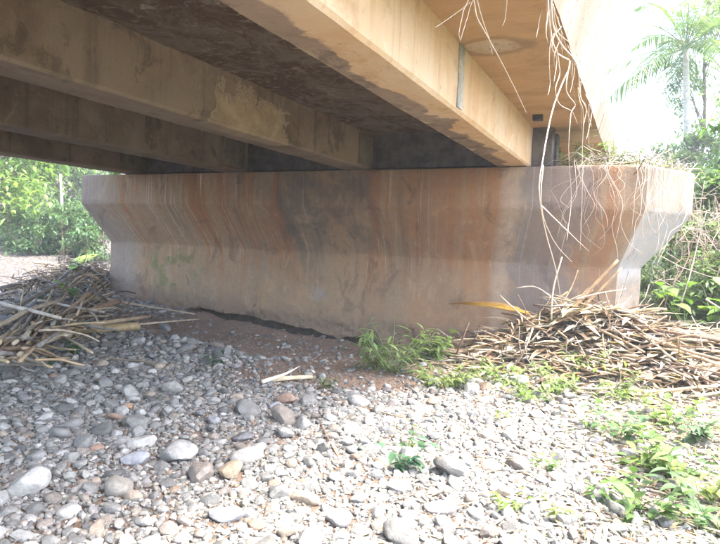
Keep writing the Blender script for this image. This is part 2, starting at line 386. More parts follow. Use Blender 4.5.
# ------------------------------------------------------------------ pier
ZT, ZC, ZK = 2.59, 2.01, 1.25        # top, lower edge of the cap, knee
def stadium(n_end=20, nx_=320):
    """outline points: unit normal offset (nx, ny), base x, perimeter u, running anticlockwise from the right end"""
    pts = []; K = math.tan(math.radians(30)); NX = 2*K
    def nose(a): return (K+(NX-K)*(1-abs(a)), a)                  # a runs -1 .. 1 from the front corner to the back corner
    for t in np.linspace(0, 1, nx_): pts.append((PX0+(PX1-PX0)*t, -K+2*K*t, -1, PX0+(PX1-PX0)*t-K+2*K*t))
    for a in np.linspace(-1, 1, n_end+1)[1:-1]: vx, vy = nose(a); pts.append((PX1, vx, vy, PX1+K+(a+1)*1.155))
    for t in np.linspace(1, 0, nx_): pts.append((PX0+(PX1-PX0)*t, -K+2*K*t, 1, PX1+4+(1-t)*9))
    for a in np.linspace(1, -1, n_end+1)[1:-1]: vx, vy = nose(a); pts.append((PX0, -vx, vy, PX0-K-(a+1)*1.155))
    return np.array(pts)
def pier_arrays(cy, top_r=1.0, col_r=.5, zbot=-.5, rag=True):
    S = stadium(); m = len(S)
    prof = [(top_r-.035, ZT)]
    prof += [(top_r-.008, ZT-.010), (top_r, ZT-.035)]
    prof += [(top_r, z) for z in np.linspace(ZT-.10, ZC+.02, 7)]
    prof += [(top_r-.01, ZC-.008)]
    prof += [(top_r+(col_r-top_r)*t, ZC+(ZK-ZC)*t) for t in np.linspace(.06, .985, 10)]
    prof += [(col_r, ZK-.02)]
    nb = 34
    V = []; UV = []
    fr = (S[:, 2] < -.5)
    zb = np.full(m, zbot)
    if rag:
        x = S[:, 0]
        edge = .05-.20*smooth01(-7.4, -4.4, x)+.05*fbm(x*2.2, x*0+3, 5)+.03*fbm(x*9, x*0+1, 8)
        sc = smooth01(-8.3, -7.6, x)*smooth01(-3.5, -4.0, x)
        zb = np.where(fr, edge*sc+zbot*(1-sc), zbot)
    for r, z in prof:
        jit = .010*fbm(S[:, 3]*1.7, np.full(m, z*1.7), 41)+.006*fbm(S[:, 3]*7, np.full(m, z*7), 43)
        rr = r+jit*(1 if z < ZT-.02 else .3)
        V.append(np.stack([S[:, 0]+S[:, 1]*rr, cy+S[:, 2]*rr, np.full(m, z)+.004*fbm(S[:, 3]*3, S[:, 3]*0, 3)], 1)); UV.append(np.stack([S[:, 3], np.full(m, z)], 1))
    for t in np.linspace(0, 1, nb)[1:]:
        z = (ZK-.02)+(zb-(ZK-.02))*t
        jit = .012*fbm(S[:, 3]*1.7, z*1.7, 41)+.006*fbm(S[:, 3]*7, z*7, 43)+.07*smooth01(.30, .06, z)*(fbm(S[:, 3]*3, z*5, 47)+.35)+.03*smooth01(.4, .0, z)*fbm(S[:, 3]*12, z*14, 49)
        rr = col_r+jit
        V.append(np.stack([S[:, 0]+S[:, 1]*rr, cy+S[:, 2]*rr, z], 1)); UV.append(np.stack([S[:, 3], z], 1))
    # turn in under the scoured edge
    rr = col_r-.30; V.append(np.stack([S[:, 0]+S[:, 1]*rr, cy+S[:, 2]*rr, zb+.04], 1)); UV.append(UV[-1])
    k = len(V); V = np.concatenate(V); UV = np.concatenate(UV); F = []
    for i in range(k-1):
        a = i*m+np.arange(m); b = i*m+(np.arange(m)+1) % m
        F.append(np.stack([a, a+m, b+m, b], 1))
    # top face as strips between opposite points
    nxp = 320; ne = 19
    fi = np.arange(nxp); bi = nxp+ne+nxp-1-np.arange(nxp)
    F.append(np.stack([fi[:-1], fi[1:], bi[1:], bi[:-1]], 1))
    re = list(range(nxp-1, nxp+ne+1)); le = [nxp+ne+nxp-1+j for j in range(ne+1)]+[0]
    for E_ in (re, le):
        h = len(E_)
        for j in range(h//2-1+(h % 2)):
            q = (E_[j], E_[j+1], E_[h-2-j], E_[h-1-j])
            if len(set(q)) == 4: F.append(np.array([q]))
    return V, np.concatenate(F), UV
pier = empty('bridge_pier', (-5.2, 9, -.4), 'wide stained concrete bridge pier with flared cap and pointed ends', 'bridge pier')
V, F, UV = pier_arrays(9.0); V[:, :] -= np.array([-5.2, 9, -.4])
# object coordinates drive the material: keep the body's origin at the world origin
V += np.array([-5.2, 9, -.4])
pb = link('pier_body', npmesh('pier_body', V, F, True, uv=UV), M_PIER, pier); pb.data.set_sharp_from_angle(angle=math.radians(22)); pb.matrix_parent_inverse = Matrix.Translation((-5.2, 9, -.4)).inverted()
def boxmesh(name, x0, x1, y0, y1, z0, z1, bev=.01):
    V = []; 
    import bmesh
    bm = bmesh.new(); bmesh.ops.create_cube(bm, size=1)
    for v in bm.verts: v.co = ((x0+x1)/2+v.co.x*(x1-x0), (y0+y1)/2+v.co.y*(y1-y0), (z0+z1)/2+v.co.z*(z1-z0))
    if bev: bmesh.ops.bevel(bm, geom=list(bm.edges), offset=bev, segments=2, affect='EDGES', profile=.6)
    me = bpy.data.meshes.new(name); bm.to_mesh(me); bm.free(); return me
def part(name, me, mat, par):
    o = link(name, me, mat, par); o.matrix_parent_inverse = Matrix.Translation(par.location).inverted(); return o
part('footing', boxmesh('footing', -9.6, -.7, 8.84, 9.16, -.6, .35), M_FOOT, pier)

# ------------------------------------------------------------------ bridge spans
GIR = [-1.44, -3.89, -6.34, -8.79]; GW = .45; ZS = 3.15; ZG = ZT+.012
DX0, DX1 = -10.05, -.62
def long_box(name, x0, x1, y0, y1, z0, z1, ch=.02, seg=60, rough=.004, seed=1):
    """a beam running along Y with chamfered corners and a slightly uneven surface"""
    sec = np.array([(x0, z1), (x0, z0+ch), (x0+ch, z0), (x0+ch+(x1-x0)*.3, z0), (x0+(x1-x0)*.65, z0), (x1-ch, z0), (x1, z0+ch), (x1, z0+(z1-z0)*.4), (x1, z0+(z1-z0)*.7), (x1, z1)])
    yy = np.linspace(y0, y1, seg); m = len(sec); V = []
    for y in yy:
        j = rough*np.array([fbm(y*3+i*7.3, i*1.7+0*y, seed) for i in range(m)]); V.append(np.stack([sec[:, 0]+j, np.full(m, y), sec[:, 1]+j*(sec[:, 1] < z1)], 1))
    V = np.concatenate(V); F = []
    for i in range(seg-1):
        for j in range(m): q = (j+1) % m; F.append((i*m+j, i*m+q, (i+1)*m+q, (i+1)*m+j))
    F = F+[tuple(range(m))[::-1], tuple((seg-1)*m+j for j in range(m))]
    me = pymesh(name, V, F); return me
def span(y0, y1, label, near):
    root = empty('bridge_span', ((DX0+DX1)/2, (y0+y1)/2, ZG), label, 'bridge span')
    seg = 90 if near else 12
    # slab: finely divided soffit
    nxs, nys = (130, 150) if near else (12, 10)
    X, Y = np.meshgrid(np.linspace(DX0, DX1, nxs), np.linspace(y0, y1, nys))
    rough = .02*np.clip(fbm(X*3.5, Y*3.5, 61)+.25*fbm(X*12, Y*12, 63), -1, 1)*smooth01(-1.5, -1.9, X)
    Z = ZS+rough-.0
    b = np.stack([X, Y, Z], -1).reshape(-1, 3); t = b.copy(); t[:, 2] = ZS+.22
    I = np.arange(nxs*nys).reshape(nys, nxs); F = np.stack([I[:-1, :-1], I[1:, :-1], I[1:, 1:], I[:-1, 1:]], -1).reshape(-1, 4)
    n = nxs*nys; FT = F[:, ::-1]+n; rim = list(I[0, :])+list(I[1:, -1])+list(I[-1, -2::-1])+list(I[-2:0:-1, 0]); rim = np.array(rim)
    rn = np.roll(rim, -1); FR = np.stack([rim, rn, rn+n, rim+n], 1)
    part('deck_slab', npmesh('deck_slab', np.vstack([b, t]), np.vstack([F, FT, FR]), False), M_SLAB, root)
    for i, xr in enumerate(GIR):
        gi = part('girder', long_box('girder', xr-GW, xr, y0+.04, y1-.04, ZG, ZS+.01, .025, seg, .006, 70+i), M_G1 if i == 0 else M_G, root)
        if near:
            gi['label'] = 'ochre stained outer girder' if i == 0 else 'dark brown inner girder'
            if i: part('mortar_end', boxmesh('mortar_end', xr-GW+.05, xr+.022, 7.62+.1*math.sin(i*2), 8.12, ZG+.05, ZS-.03, .02), M_BLOCK, gi)
    for i in range(3):
        for yy in ([8.22] if near else [y0+.1]):
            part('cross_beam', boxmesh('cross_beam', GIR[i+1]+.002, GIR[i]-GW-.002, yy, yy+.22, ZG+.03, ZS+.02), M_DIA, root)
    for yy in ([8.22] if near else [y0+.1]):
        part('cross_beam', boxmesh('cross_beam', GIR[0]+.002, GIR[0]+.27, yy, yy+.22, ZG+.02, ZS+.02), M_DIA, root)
    # parapet leaning outwards on both edges
    for s, xe in ((1, DX1), (-1, DX0)):
        ysg = np.linspace(y0, y1, seg); V = []
        sec = [(0, ZS-.012), (.003, ZS-.012), (.06, ZS+.25), (.17, ZS+.7), (.29, ZS+1.30), (.27, ZS+1.34), (.09, ZS+1.34), (-.07, ZS+.7), (-.20, ZS+.235), (-.2, ZS+.225), (0.003, ZS+.2)]
        sec = [(.0, ZS-.015), (.06, ZS+.25), (.17, ZS+.7), (.29, ZS+1.30), (.27, ZS+1.34), (.09, ZS+1.34), (-.07, ZS+.7), (-.20, ZS+.226), (.006, ZS+.226), (-.01+.02, ZS+.1)]
        for y in ysg:
            for q, (dx, z) in enumerate(sec):
                j = .008*float(fbm(y*2.1+q*3, q*1.3, 80)) if q < 5 else 0
                hf = 1-.80*float(smooth01(5.6, 8.2, y)) if near else .2
                zz = ZS+.226+(z-ZS-.226)*hf if z > ZS+.24 else z; dd_ = dx*hf if z > ZS+.26 else dx
                V.append((xe+s*(dd_+.004+j), y, zz))
        m = len(sec); F = []
        for i in range(len(ysg)-1):
            for j in range(m):
                k2 = (j+1) % m; f = (i*m+j, i*m+k2, (i+1)*m+k2, (i+1)*m+j); F.append(f if s < 0 else f[::-1])
        F += [tuple(range(m)), tuple(len(V)-m+j for j in range(m))]
        part('parapet', pymesh('parapet', V, F), M_FAS, root)
    return root
sp1 = span(-8.0, 8.55, 'stained concrete bridge deck on four girders spanning over the gravel bed', True)
sp2 = span(8.62, 18.6, 'further bridge deck span running on behind the stained pier', False)
g1 = [c for c in sp1.children if c.name.startswith('girder')][0]
part('mortar_joint', boxmesh('mortar_joint', GIR[0]-.01, GIR[0]+.012, 4.62, 4.76, ZG+.03, ZS-.004, .004), M_PATCH, g1)
dr = onZ(538, 115, 3.15)
part('drain_pipe', boxmesh('drain_pipe', dr[0]-.06, dr[0]+.06, dr[1]-.05, dr[1]+.05, ZS-.07, ZS+.05, .012), M_DARK, sp1)
ab = empty('bridge_abutment', (-5.3, 18.9, 0), 'plain concrete abutment carrying the far end of the further span', 'abutment')
part('abutment_wall', boxmesh('abutment_wall', -10.6, -.2, 18.2, 19.4, -.3, ZT, .03), M_PATCH, ab)

# ------------------------------------------------------------------ stones
import bmesh
def ico(sub):
    bm = bmesh.new(); bmesh.ops.create_icosphere(bm, subdivisions=sub, radius=1); bm.verts.index_update()
    V = np.array([v.co[:] for v in bm.verts]); F = np.array([[v.index for v in f.verts] for f in bm.faces]); bm.free(); return V, F
def stone_proto(sub, seed, ang):
    """a water-worn stone: a sphere cut by random soft planes"""
    r = np.random.default_rng(seed); V, F = ico(sub); V = V.copy()
    for _ in range(ang):
        n = r.normal(size=3); n /= np.linalg.norm(n); d = r.uniform(.52, .88); e = V@n-d
        V = V-np.outer(np.where(e > 0, e*r.uniform(.75, .97), 0), n)
    nn = V/np.linalg.norm(V, axis=1)[:, None]
    V = V*(1+.10*fbm(nn[:, 0]*1.5+seed, nn[:, 1]*1.5+nn[:, 2]*1.1, seed)[:, None])
    V = V/np.abs(V).max(0)
    V *= np.array([1, r.uniform(.6, .92), r.uniform(.38, .72)]); return V, F
def rots(n, tilt=.35):
    a = rng.uniform(0, 2*np.pi, n); b = rng.normal(0, tilt, n); c_ = rng.normal(0, tilt, n)
    ca, sa, cb, sb, cc, sc_ = np.cos(a), np.sin(a), np.cos(b), np.sin(b), np.cos(c_), np.sin(c_)
    z = np.zeros(n); o1 = np.ones(n)
    Rz = np.stack([ca, -sa, z, sa, ca, z, z, z, o1], 1).reshape(n, 3, 3); Rx = np.stack([o1, z, z, z, cb, -sb, z, sb, cb], 1).reshape(n, 3, 3)
    Ry = np.stack([cc, z, sc_, z, o1, z, -sc_, z, cc], 1).reshape(n, 3, 3); return Rz@Rx@Ry
PAL = np.array([(.195, .195, .18), (.26, .258, .24), (.34, .335, .31), (.135, .135, .127), (.24, .215, .18), (.43, .42, .385), (.31, .265, .21), (.27, .195, .14), (.18, .158, .13)])
PALP = np.array([.24, .22, .15, .14, .09, .06, .05, .02, .03])
def stone_cols(n): 
    c = PAL[rng.choice(len(PAL), n, p=PALP/PALP.sum())]; return np.clip(c*rng.uniform(.8, 1.2, (n, 1))+rng.normal(0, .003, (n, 3)), .04, .6)
def gravel_density(x, y):
    d = np.ones_like(x)
    soil = smooth01(5.7, 6.4, y+.5*fbm(x*.9, y*.9, 15))*smooth01(-8.4, -7.4, x)*smooth01(-.6, -2.0, x)
    soil2 = smooth01(4.4, 5.2, y+.6*fbm(x*.8, y*.8, 19))*smooth01(-4.8, -3.6, x)*smooth01(-1.5, -2.3, x)
    d = d*(1-.965*np.maximum(soil, .94*soil2)); d = d*(1-.55*smooth01(-.7, .3, x)); d = d*(1-.75*smooth01(6.6, 7.6, y)*smooth01(-3, -1.5, x))
    bare = smooth01(.12, .3, fbm(x*1.3, y*1.3, 23)); d = d*(1-.42*bare)
    return d
def scatter(n, smed, sig, smin, smax, x0=-13.5, x1=2.6, y0=1.0, y1=8.6):
    x = rng.uniform(x0, x1, n); y = rng.uniform(y0, y1, n); k = rng.uniform(size=n) < gravel_density(x, y)
    px, py, q = proj(np.stack([x, y, np.zeros(n)], 1)); k &= (q > .6) & (px > -130) & (px < 850) & (py < 760)
    k &= ~((y > 8.35) & (x > PX0-.4) & (x < PX1+.4))
    x, y, q = x[k], y[k], q[k]; s = np.clip(smed*np.exp(rng.normal(0, sig, len(x))), smin, smax); k = s/q > .0042; return x[k], y[k], s[k]
x1, y1, s1 = scatter(110000, .050, .42, .022, .12)
x2, y2, s2_ = scatter(60000, .040, .35, .02, .08, -6.5, 2.2, 1.2, 5.2); x1, y1, s1 = np.concatenate([x1, x2]), np.concatenate([y1, y2]), np.concatenate([s1, s2_])            # half lengths in metres come out at s/2
xb, yb, sb = scatter(4600, .105, .38, .075, .27)
x, y, s = np.concatenate([x1, xb]), np.concatenate([y1, yb]), np.concatenate([s1, sb])
# thin out overlapping big stones
order = np.argsort(-s); cell = {}; keep = np.ones(len(s), bool)
for i in order:
    if s[i] < .055: break
    c0 = (int(x[i]//.2), int(y[i]//.2)); ok = True
    for a in (-1, 0, 1):
        for b in (-1, 0, 1):
            for j in cell.get((c0[0]+a, c0[1]+b), ()):
                if (x[i]-x[j])**2+(y[i]-y[j])**2 < (.42*(s[i]+s[j]))**2: ok = False
    if ok: cell.setdefault(c0, []).append(i)
    else: keep[i] = False
x, y, s = x[keep], y[keep], s[keep]
z = gz(x, y)+s*rng.uniform(.02, .22, len(s))
px, py, q = proj(np.stack([x, y, z], 1))
vis = (px > 4) & (px < 716) & (py < 540) & (py > 200); app = np.where(vis, s/q, 0)
# stones that stand out in the picture get their own place
SPECIAL = [  # px, py, length, w, h, yaw, colour, label
 (231, 471, .165, .92, .75, 1.2, (.33, .27, .19), 'largest sandy tan rounded stone with speckled skin among the grey shingle'),
 (126, 418, .12, .72, .66, 2.5, (.30, .265, .20), 'smooth pale brown egg-shaped stone in front of an orange stone'),
 (128, 405, .085, .8, .7, .3, (.42, .26, .16), 'small orange stone resting behind a smooth pale brown stone'),
 (135, 455, .19, .8, .6, .6, (.32, .33, .35), 'broad light grey angular stone beside bare brown silt'),
 (199, 410, .16, .6, .5, 1.9, (.19, .19, .195), 'flat dark grey slab stone tilted up in the shingle'),
 (214, 416, .15, .62, .55, 2.4, (.30, .30, .30), 'upright pale grey wedge-shaped stone beside a dark slab stone'),
 (243, 432, .16, .7, .4, .8, (.16, .16, .165), 'dark flat slate stone lying among pale pebbles'),
 (285, 430, .19, .6, .55, 2.8, (.36, .35, .32), 'long pale grey stone with broken face in mid shingle'),
 (306, 494, .19, .5, .38, .2, (.36, .30, .22), 'long flat sandy stone in the sunlit shingle'),
 (275, 402, .13, .7, .6, .5, (.30, .31, .33), 'grey-blue rounded stone near a dry split husk'),
 (225, 515, .20, .7, .5, .3, (.42, .43, .44), 'long whitish smooth stone in the sunlit shingle'),
 (339, 513, .16, .85, .7, .2, (.44, .44, .43), 'large round whitish cobble in the sunlit shingle'),
 (440, 500, .20, .62, .55, .1, (.45, .43, .40), 'long pale cobble beside a green seedling in full sun'),
 (120, 487, .20, .75, .55, 2.9, (.31, .29, .25), 'broad grey-brown stone half sunk beside small white pebbles'),
 (420, 410, .13, .6, .7, 1.3, (.40, .32, .25), 'upright tan stone standing on the bare brown silt'),
 (165, 322, .24, .55, .5, .1, (.25, .26, .27), 'grey stone lying behind a pale bamboo pole by the pier foot'),
]
sp_xy = np.array([onZ(a, b+5, 0)[:2] for a, b, *_ in SPECIAL]); sp_l = np.array([q_[2] for q_ in SPECIAL])
for (ax, ay), l in zip(sp_xy, sp_l):
    d = np.hypot(x-ax, y-ay) < .45*l+.42*s; app[d] = -1
top = np.argsort(-app)[:300-len(SPECIAL)]
ind = np.zeros(len(s), bool); ind[top] = True
rest = (~ind) & (app >= 0)
# --- the uncounted shingle: one mesh
protos1 = [stone_proto(2, 100+i, 9) for i in range(14)]
protos0 = [stone_proto(1, 200+i, 7) for i in range(14)]
VV, FF, CC = [], [], []; off = 0
idx = np.where(rest)[0]; cols = stone_cols(len(s)); Rm = rots(len(s))
# tiny grit between the stones, where the camera stands close
xt, yt, stt = scatter(60000, .022, .3, .012, .034, -7, 2, 1.2, 5.5)
zt = gz(xt, yt)+stt*.15; ct = stone_cols(len(stt)); Rt = rots(len(stt), .6)
def bake(P, pos, Rr, sc, cl):
    global off
    V, F = P; n = len(pos)
    if n == 0: return
    W = np.einsum('nij,vj->nvi', Rr, V)*(sc/2)[:, None, None]+pos[:, None, :]
    VV.append(W.reshape(-1, 3)); FF.append((F[None]+(np.arange(n)*len(V))[:, None, None]).reshape(-1, 3)+off); off += n*len(V)
    CC.append(np.repeat(cl, len(V), 0))
near = app > .0115
for i in range(14):
    m = idx[(idx % 14 == i) & near[idx]]; bake(protos1[i], np.stack([x[m], y[m], z[m]], 1), Rm[m], s[m], cols[m])
    m = idx[(idx % 14 == i) & ~near[idx]]; bake(protos0[i], np.stack([x[m], y[m], z[m]], 1), Rm[m], s[m], cols[m])
ico0 = [(lambda V, F: (V*np.array([1, .8, .55]), F))(*ico(1)) for _ in range(1)]
o12 = np.array([(1, 0, 0), (-1, 0, 0), (0, .8, 0), (0, -.7, 0), (.1, .1, .6), (-.1, 0, -.6)], float); o12f = np.array([(0, 2, 4), (2, 1, 4), (1, 3, 4), (3, 0, 4), (2, 0, 5), (1, 2, 5), (3, 1, 5), (0, 3, 5)])
bake((o12, o12f), np.stack([xt, yt, zt], 1), Rt, stt*1.1, ct)
nc = 15000; xc_, yc_ = rng.uniform(-8.6, -.8, nc), rng.uniform(4.4, 8.35, nc); sc_k = np.clip(.018*np.exp(rng.normal(0, .5, nc)), .008, .07)
cc_ = np.where(rng.uniform(size=(nc, 1)) < .72, np.array([(.20, .14, .10)]), np.array([(.25, .235, .21)]))*rng.uniform(.7, 1.25, (nc, 1))
kc = gravel_density(xc_, yc_) < .55; bake((o12, o12f), np.stack([xc_, yc_, gz(xc_, yc_)+sc_k*.08], 1)[kc], rots(nc, .6)[kc], sc_k[kc], cc_[kc])
gv = link('gravel', npmesh('gravel', np.concatenate(VV), np.concatenate(FF), True, col=np.concatenate(CC)), M_GRAVEL)
try: gv.data.set_sharp_from_angle(angle=math.radians(38))
except Exception: pass
tag(gv, 'loose grey shingle and pebbles covering the river bed under the bridge', 'gravel', kind='stuff')
print('gravel tris', len(gv.data.polygons), 'stones', len(idx))
# --- individual stones
sm = []; sm_h = []
for i in range(16):
    V, F = stone_proto(3, 300+i, 10); me = npmesh('river_stone', V*.5, F, True); me.materials.append(M_STONE)
    try: me.set_sharp_from_angle(angle=math.radians(30))
    except Exception: pass
    sm.append(me); sm_h.append(V[:, 2].max()-V[:, 2].min() if 0 else np.ptp(V[:, 2])/2)
CLS = [((.16, .16, .15), 'dark slate-grey stone'), ((.25, .248, .232), 'mid grey stone'), ((.37, .365, .34), 'pale grey stone'), ((.24, .21, .18), 'brownish grey stone'), ((.33, .28, .22), 'sandy buff stone'), ((.28, .19, .14), 'reddish brown stone')]
for i in top:
    pi_ = int(rng.integers(16)); o = bpy.data.objects.new('river_stone', sm[pi_]); C.objects.link(o)
    o.location = (x[i], y[i], z[i]); o.scale = (s[i],)*3; o.rotation_euler = (rng.normal(0, .3), rng.normal(0, .3), rng.uniform(0, 6.28))
    kk = int(rng.choice(6, p=[.2, .33, .25, .1, .08, .04])); c_ = np.array(CLS[kk][0])*rng.uniform(.85, 1.15); o.color = (*c_, 1)
    if y[i] > 6.2: place = 'near the foot of the pier'
    elif x[i] < -5.2: place = 'beside the driftwood'
    elif x[i] > -1.4: place = 'on the sunlit bank side of the gravel'
    else: place = 'bedded in the open gravel'
    form = ('large ' if s[i] > .135 else 'small ' if s[i] < .10 else '')+('flat ' if sm_h[pi_] < .5 else 'rounded ')
    tag(o, form+CLS[kk][1]+' '+place, 'stone', form+CLS[kk][1]+'s '+place)
for (a, b, l, wy, hz, yaw, c_, lab), (ax, ay) in zip(SPECIAL, sp_xy):
    o = bpy.data.objects.new('river_stone', sm[int(rng.integers(16))]); C.objects.link(o)
    o.location = (ax, ay, float(gz(ax, ay))+l*hz*.28); o.scale = (l, l*wy*1.25, l*hz*1.7); o.rotation_euler = (rng.normal(0, .12), rng.normal(0, .12), yaw); o.color = (*c_, 1)
    tag(o, lab, 'stone')

# ------------------------------------------------------------------ leaves and plants
def leaf_arrays(pos, dirs, length, width, droop=.3, seg=3, up=None):
    """pos (n,3), dirs (n,3): quads along a midrib, folded; returns V, F"""
    n = len(pos); d = dirs/(np.linalg.norm(dirs, axis=1)[:, None]+1e-9)
    upv = np.broadcast_to(np.array([0, 0, 1.]), (n, 3)) if up is None else up
    side = np.cross(d, upv); ln = np.linalg.norm(side, axis=1)[:, None]; side = np.where(ln < .05, np.array([1., 0, 0]), side/(ln+1e-9))
    nor = np.cross(side, d); L = np.broadcast_to(np.asarray(length, float), (n,))[:, None]; W = np.broadcast_to(np.asarray(width, float), (n,))[:, None]
    rows = []
    for k in range(seg+1):
        t = k/seg; wv = math.sin(math.pi*min(1, max(0, t))**.75)*.5+(.03 if k in (0, seg) else 0)
        c = pos+d*L*t-np.array([0, 0, 1.])*(droop*L*t*t)
        rows += [c-side*W*wv+nor*W*.12*(1 if 0 < k < seg else 0), c, c+side*W*wv+nor*W*.12*(1 if 0 < k < seg else 0)]
    V = np.stack(rows, 1); m = V.shape[1]; f = []
    for k in range(seg):
        b = k*3; f += [(b, b+1, b+4, b+3), (b+1, b+2, b+5, b+4)]
    F = (np.array(f)[None]+(np.arange(n)*m)[:, None, None]).reshape(-1, 4); return V.reshape(-1, 3), F, m
def tint(n, base, var=.25, m=1):
    c = np.asarray(base)*(1+rng.normal(0, var, (n, 1))*.8)+rng.normal(0, var*.12, (n, 3))*np.asarray(base).max(); return np.repeat(np.clip(c, .005, .7), m, 0)
def rdir(n, zlo=-.3, zhi=.9):
    a = rng.uniform(0, 2*np.pi, n); zz = rng.uniform(zlo, zhi, n); r = np.sqrt(1-zz**2); return np.stack([r*np.cos(a), r*np.sin(a), zz], 1)
GREEN = (.075, .125, .03); DKGREEN = (.035, .07, .022); YGREEN = (.13, .19, .035); BLUEG = (.06, .13, .07)
def plant(name, base, label, cat, group=None, stems=6, h=.3, leaf=.08, wid=.03, per=7, col=GREEN, spread=.5, parts=False, droop=.35):
    root = empty(name, tuple(base), label, cat, group); b = MB(); LP, LD = [], []
    for i in range(stems):
        a = rng.uniform(0, 6.28); l = h*rng.uniform(.55, 1.1); tip = np.array([math.cos(a)*spread*l, math.sin(a)*spread*l, l])
        P = wobble((0, 0, -.03), tip, 7, .04*l); b.tube(P, np.linspace(.012, .004, 7)*max(h, .15)*1.0, 5, np.array(col)*.9+.02)
        for j in range(per):
            t = rng.uniform(.25, 1) if j else 1.; p = P[min(6, int(t*6))]; LP.append(p); dd = rdir(1, -.1, .7)[0]; dd[:2] += tip[:2]/(l+1e-6)*.6; LD.append(dd)
    link('stem', b.mesh('stem'), M_LEAF, root)
    LP, LD = np.array(LP), np.array(LD); n = len(LP)
    if parts:
        for k in range(n):
            l = leaf*rng.uniform(.6, 1.15); V, F, m = leaf_arrays(LP[k:k+1], LD[k:k+1], l, l*wid/leaf, droop, 5)
            link('leaf', npmesh('leaf', V, F, True, col=tint(1, col, .22, m)), M_LEAF, root)
    else:
        V, F, m = leaf_arrays(LP, LD, leaf*rng.uniform(.6, 1.2, n), wid*rng.uniform(.7, 1.2, n), droop, 4)
        link('foliage', npmesh('foliage', V, F, True, col=tint(n, col, .25, m)), M_LEAF, root)
    return root
def gp(px, py, h=0):     # a point of the ground seen at a pixel
    z = 0.
    for _ in range(12): p = onZ(px, py, z+h); z = .5*z+.5*float(gz(p[0], p[1]))
    p[2] = float(gz(p[0], p[1]))+h; return p
plant('seedling', gp(392, 372), 'bushy clump of narrow leaved weeds growing against the pier foot', 'weed', stems=20, h=.55, leaf=.19, wid=.035, per=7, col=(.17, .24, .085), spread=.95)
plant('seedling', gp(372, 368), 'low grassy weed at the end of the scour gap under the pier', 'weed', stems=14, h=.32, leaf=.2, wid=.022, per=8, col=(.10, .16, .05), spread=.8)
plant('seedling', gp(430, 362), 'broad leaved weed beside the bushy clump at the pier foot', 'weed', stems=14, h=.42, leaf=.18, wid=.09, per=7, col=(.15, .22, .07), spread=.8)
plant('seedling', gp(440, 385), 'sprawling pale weed on silt in front of the debris heap', 'weed', stems=30, h=.22, leaf=.11, wid=.04, per=8, col=(.14, .19, .06), spread=1.9)
plant('seedling', gp(402, 470), 'blue-green seedling with hanging oval leaves in the open gravel', 'seedling', stems=6, h=.20, leaf=.10, wid=.045, per=6, col=BLUEG, spread=.8, parts=True, droop=.5)
plant('seedling', gp(408, 452), 'thin leggy sprout behind the blue-green seedling', 'seedling', stems=5, h=.22, leaf=.06, wid=.02, per=6, col=(.10, .15, .04), spread=.7)
plant('seedling', gp(60, 368), 'small bright seedling in shaded gravel near the driftwood', 'seedling', stems=7, h=.16, leaf=.09, wid=.05, per=6, col=(.06, .14, .05), spread=.8)
plant('seedling', gp(75, 355), 'taller green seedling in shaded gravel behind a smaller one', 'seedling', stems=7, h=.2, leaf=.09, wid=.05, per=6, col=(.06, .14, .05), spread=.7)
plant('seedling', gp(213, 366), 'dark green tuft in gravel below the scour gap', 'seedling', stems=8, h=.16, leaf=.11, wid=.03, per=5, col=(.04, .09, .035), spread=.9)
plant('seedling', gp(325, 388), 'sparse pale green tuft among stones beside the bare silt', 'seedling', stems=6, h=.13, leaf=.08, wid=.025, per=5, col=(.09, .14, .05), spread=1.)
for k, (a, b) in enumerate([(512, 512), (545, 470), (520, 395), (618, 440), (650, 470), (600, 500), (560, 520), (690, 440), (668, 425), (640, 520), (700, 500), (715, 530), (590, 430), (680, 480), (500, 420)]):
    big = a > 615
    plant('weed', gp(a, b), ('leafy bright green weed on the sunny bank '+('below the litter heap' if b < 450 else 'among straw and stones' if b < 490 else 'in the dense low patch')) if big else 'small low weed sprouting between sunlit pebbles and straw', 'weed', ('bank weeds '+('by the heap' if b < 450 else 'in straw' if b < 490 else 'in the low patch')) if big else 'weeds in the sunny shingle',
          stems=10 if big else 5, h=.26 if big else .1, leaf=.11 if big else .06, wid=.055 if big else .03, per=7, col=[(.15, .22, .06), (.10, .17, .05), (.17, .21, .08), (.12, .20, .09)][k % 4], spread=.9)

# ------------------------------------------------------------------ driftwood, left
def stick(name, pts, r0, r1, col, label, cat, group=None, n=10, sides=7, knots=True):
    P = spline(pts, max(n, 8)); P0 = P.mean(0).copy(); P0[2] = P[:, 2].min()
    R = np.linspace(r0, r1, len(P))*(1+.05*rng.normal(size=len(P))*knots)
    b = MB(); b.tube(P-P0, R, sides if sides % 2 == 0 else sides+1, np.asarray(col)*1.0); o = link(name, b.mesh(name), M_WOOD); o.location = P0
    return tag(o, label, cat, group)
PALE = (.46, .38, .28); TAN = (.36, .26, .165); BROWN = (.17, .115, .075); GREY = (.24, .215, .19); STRAW = (.47, .37, .22); DKW = (.075, .06, .05)
def Z3(px, py, h): return gp(px, py, h+.08)
stick('driftwood_pole', [Z3(47, 324, .14), Z3(85, 312, .20), Z3(119, 301, .24)], .040, .048, (.30, .2, .13), 'thick straight brown pole lying across the driftwood heap', 'driftwood', sides=8)
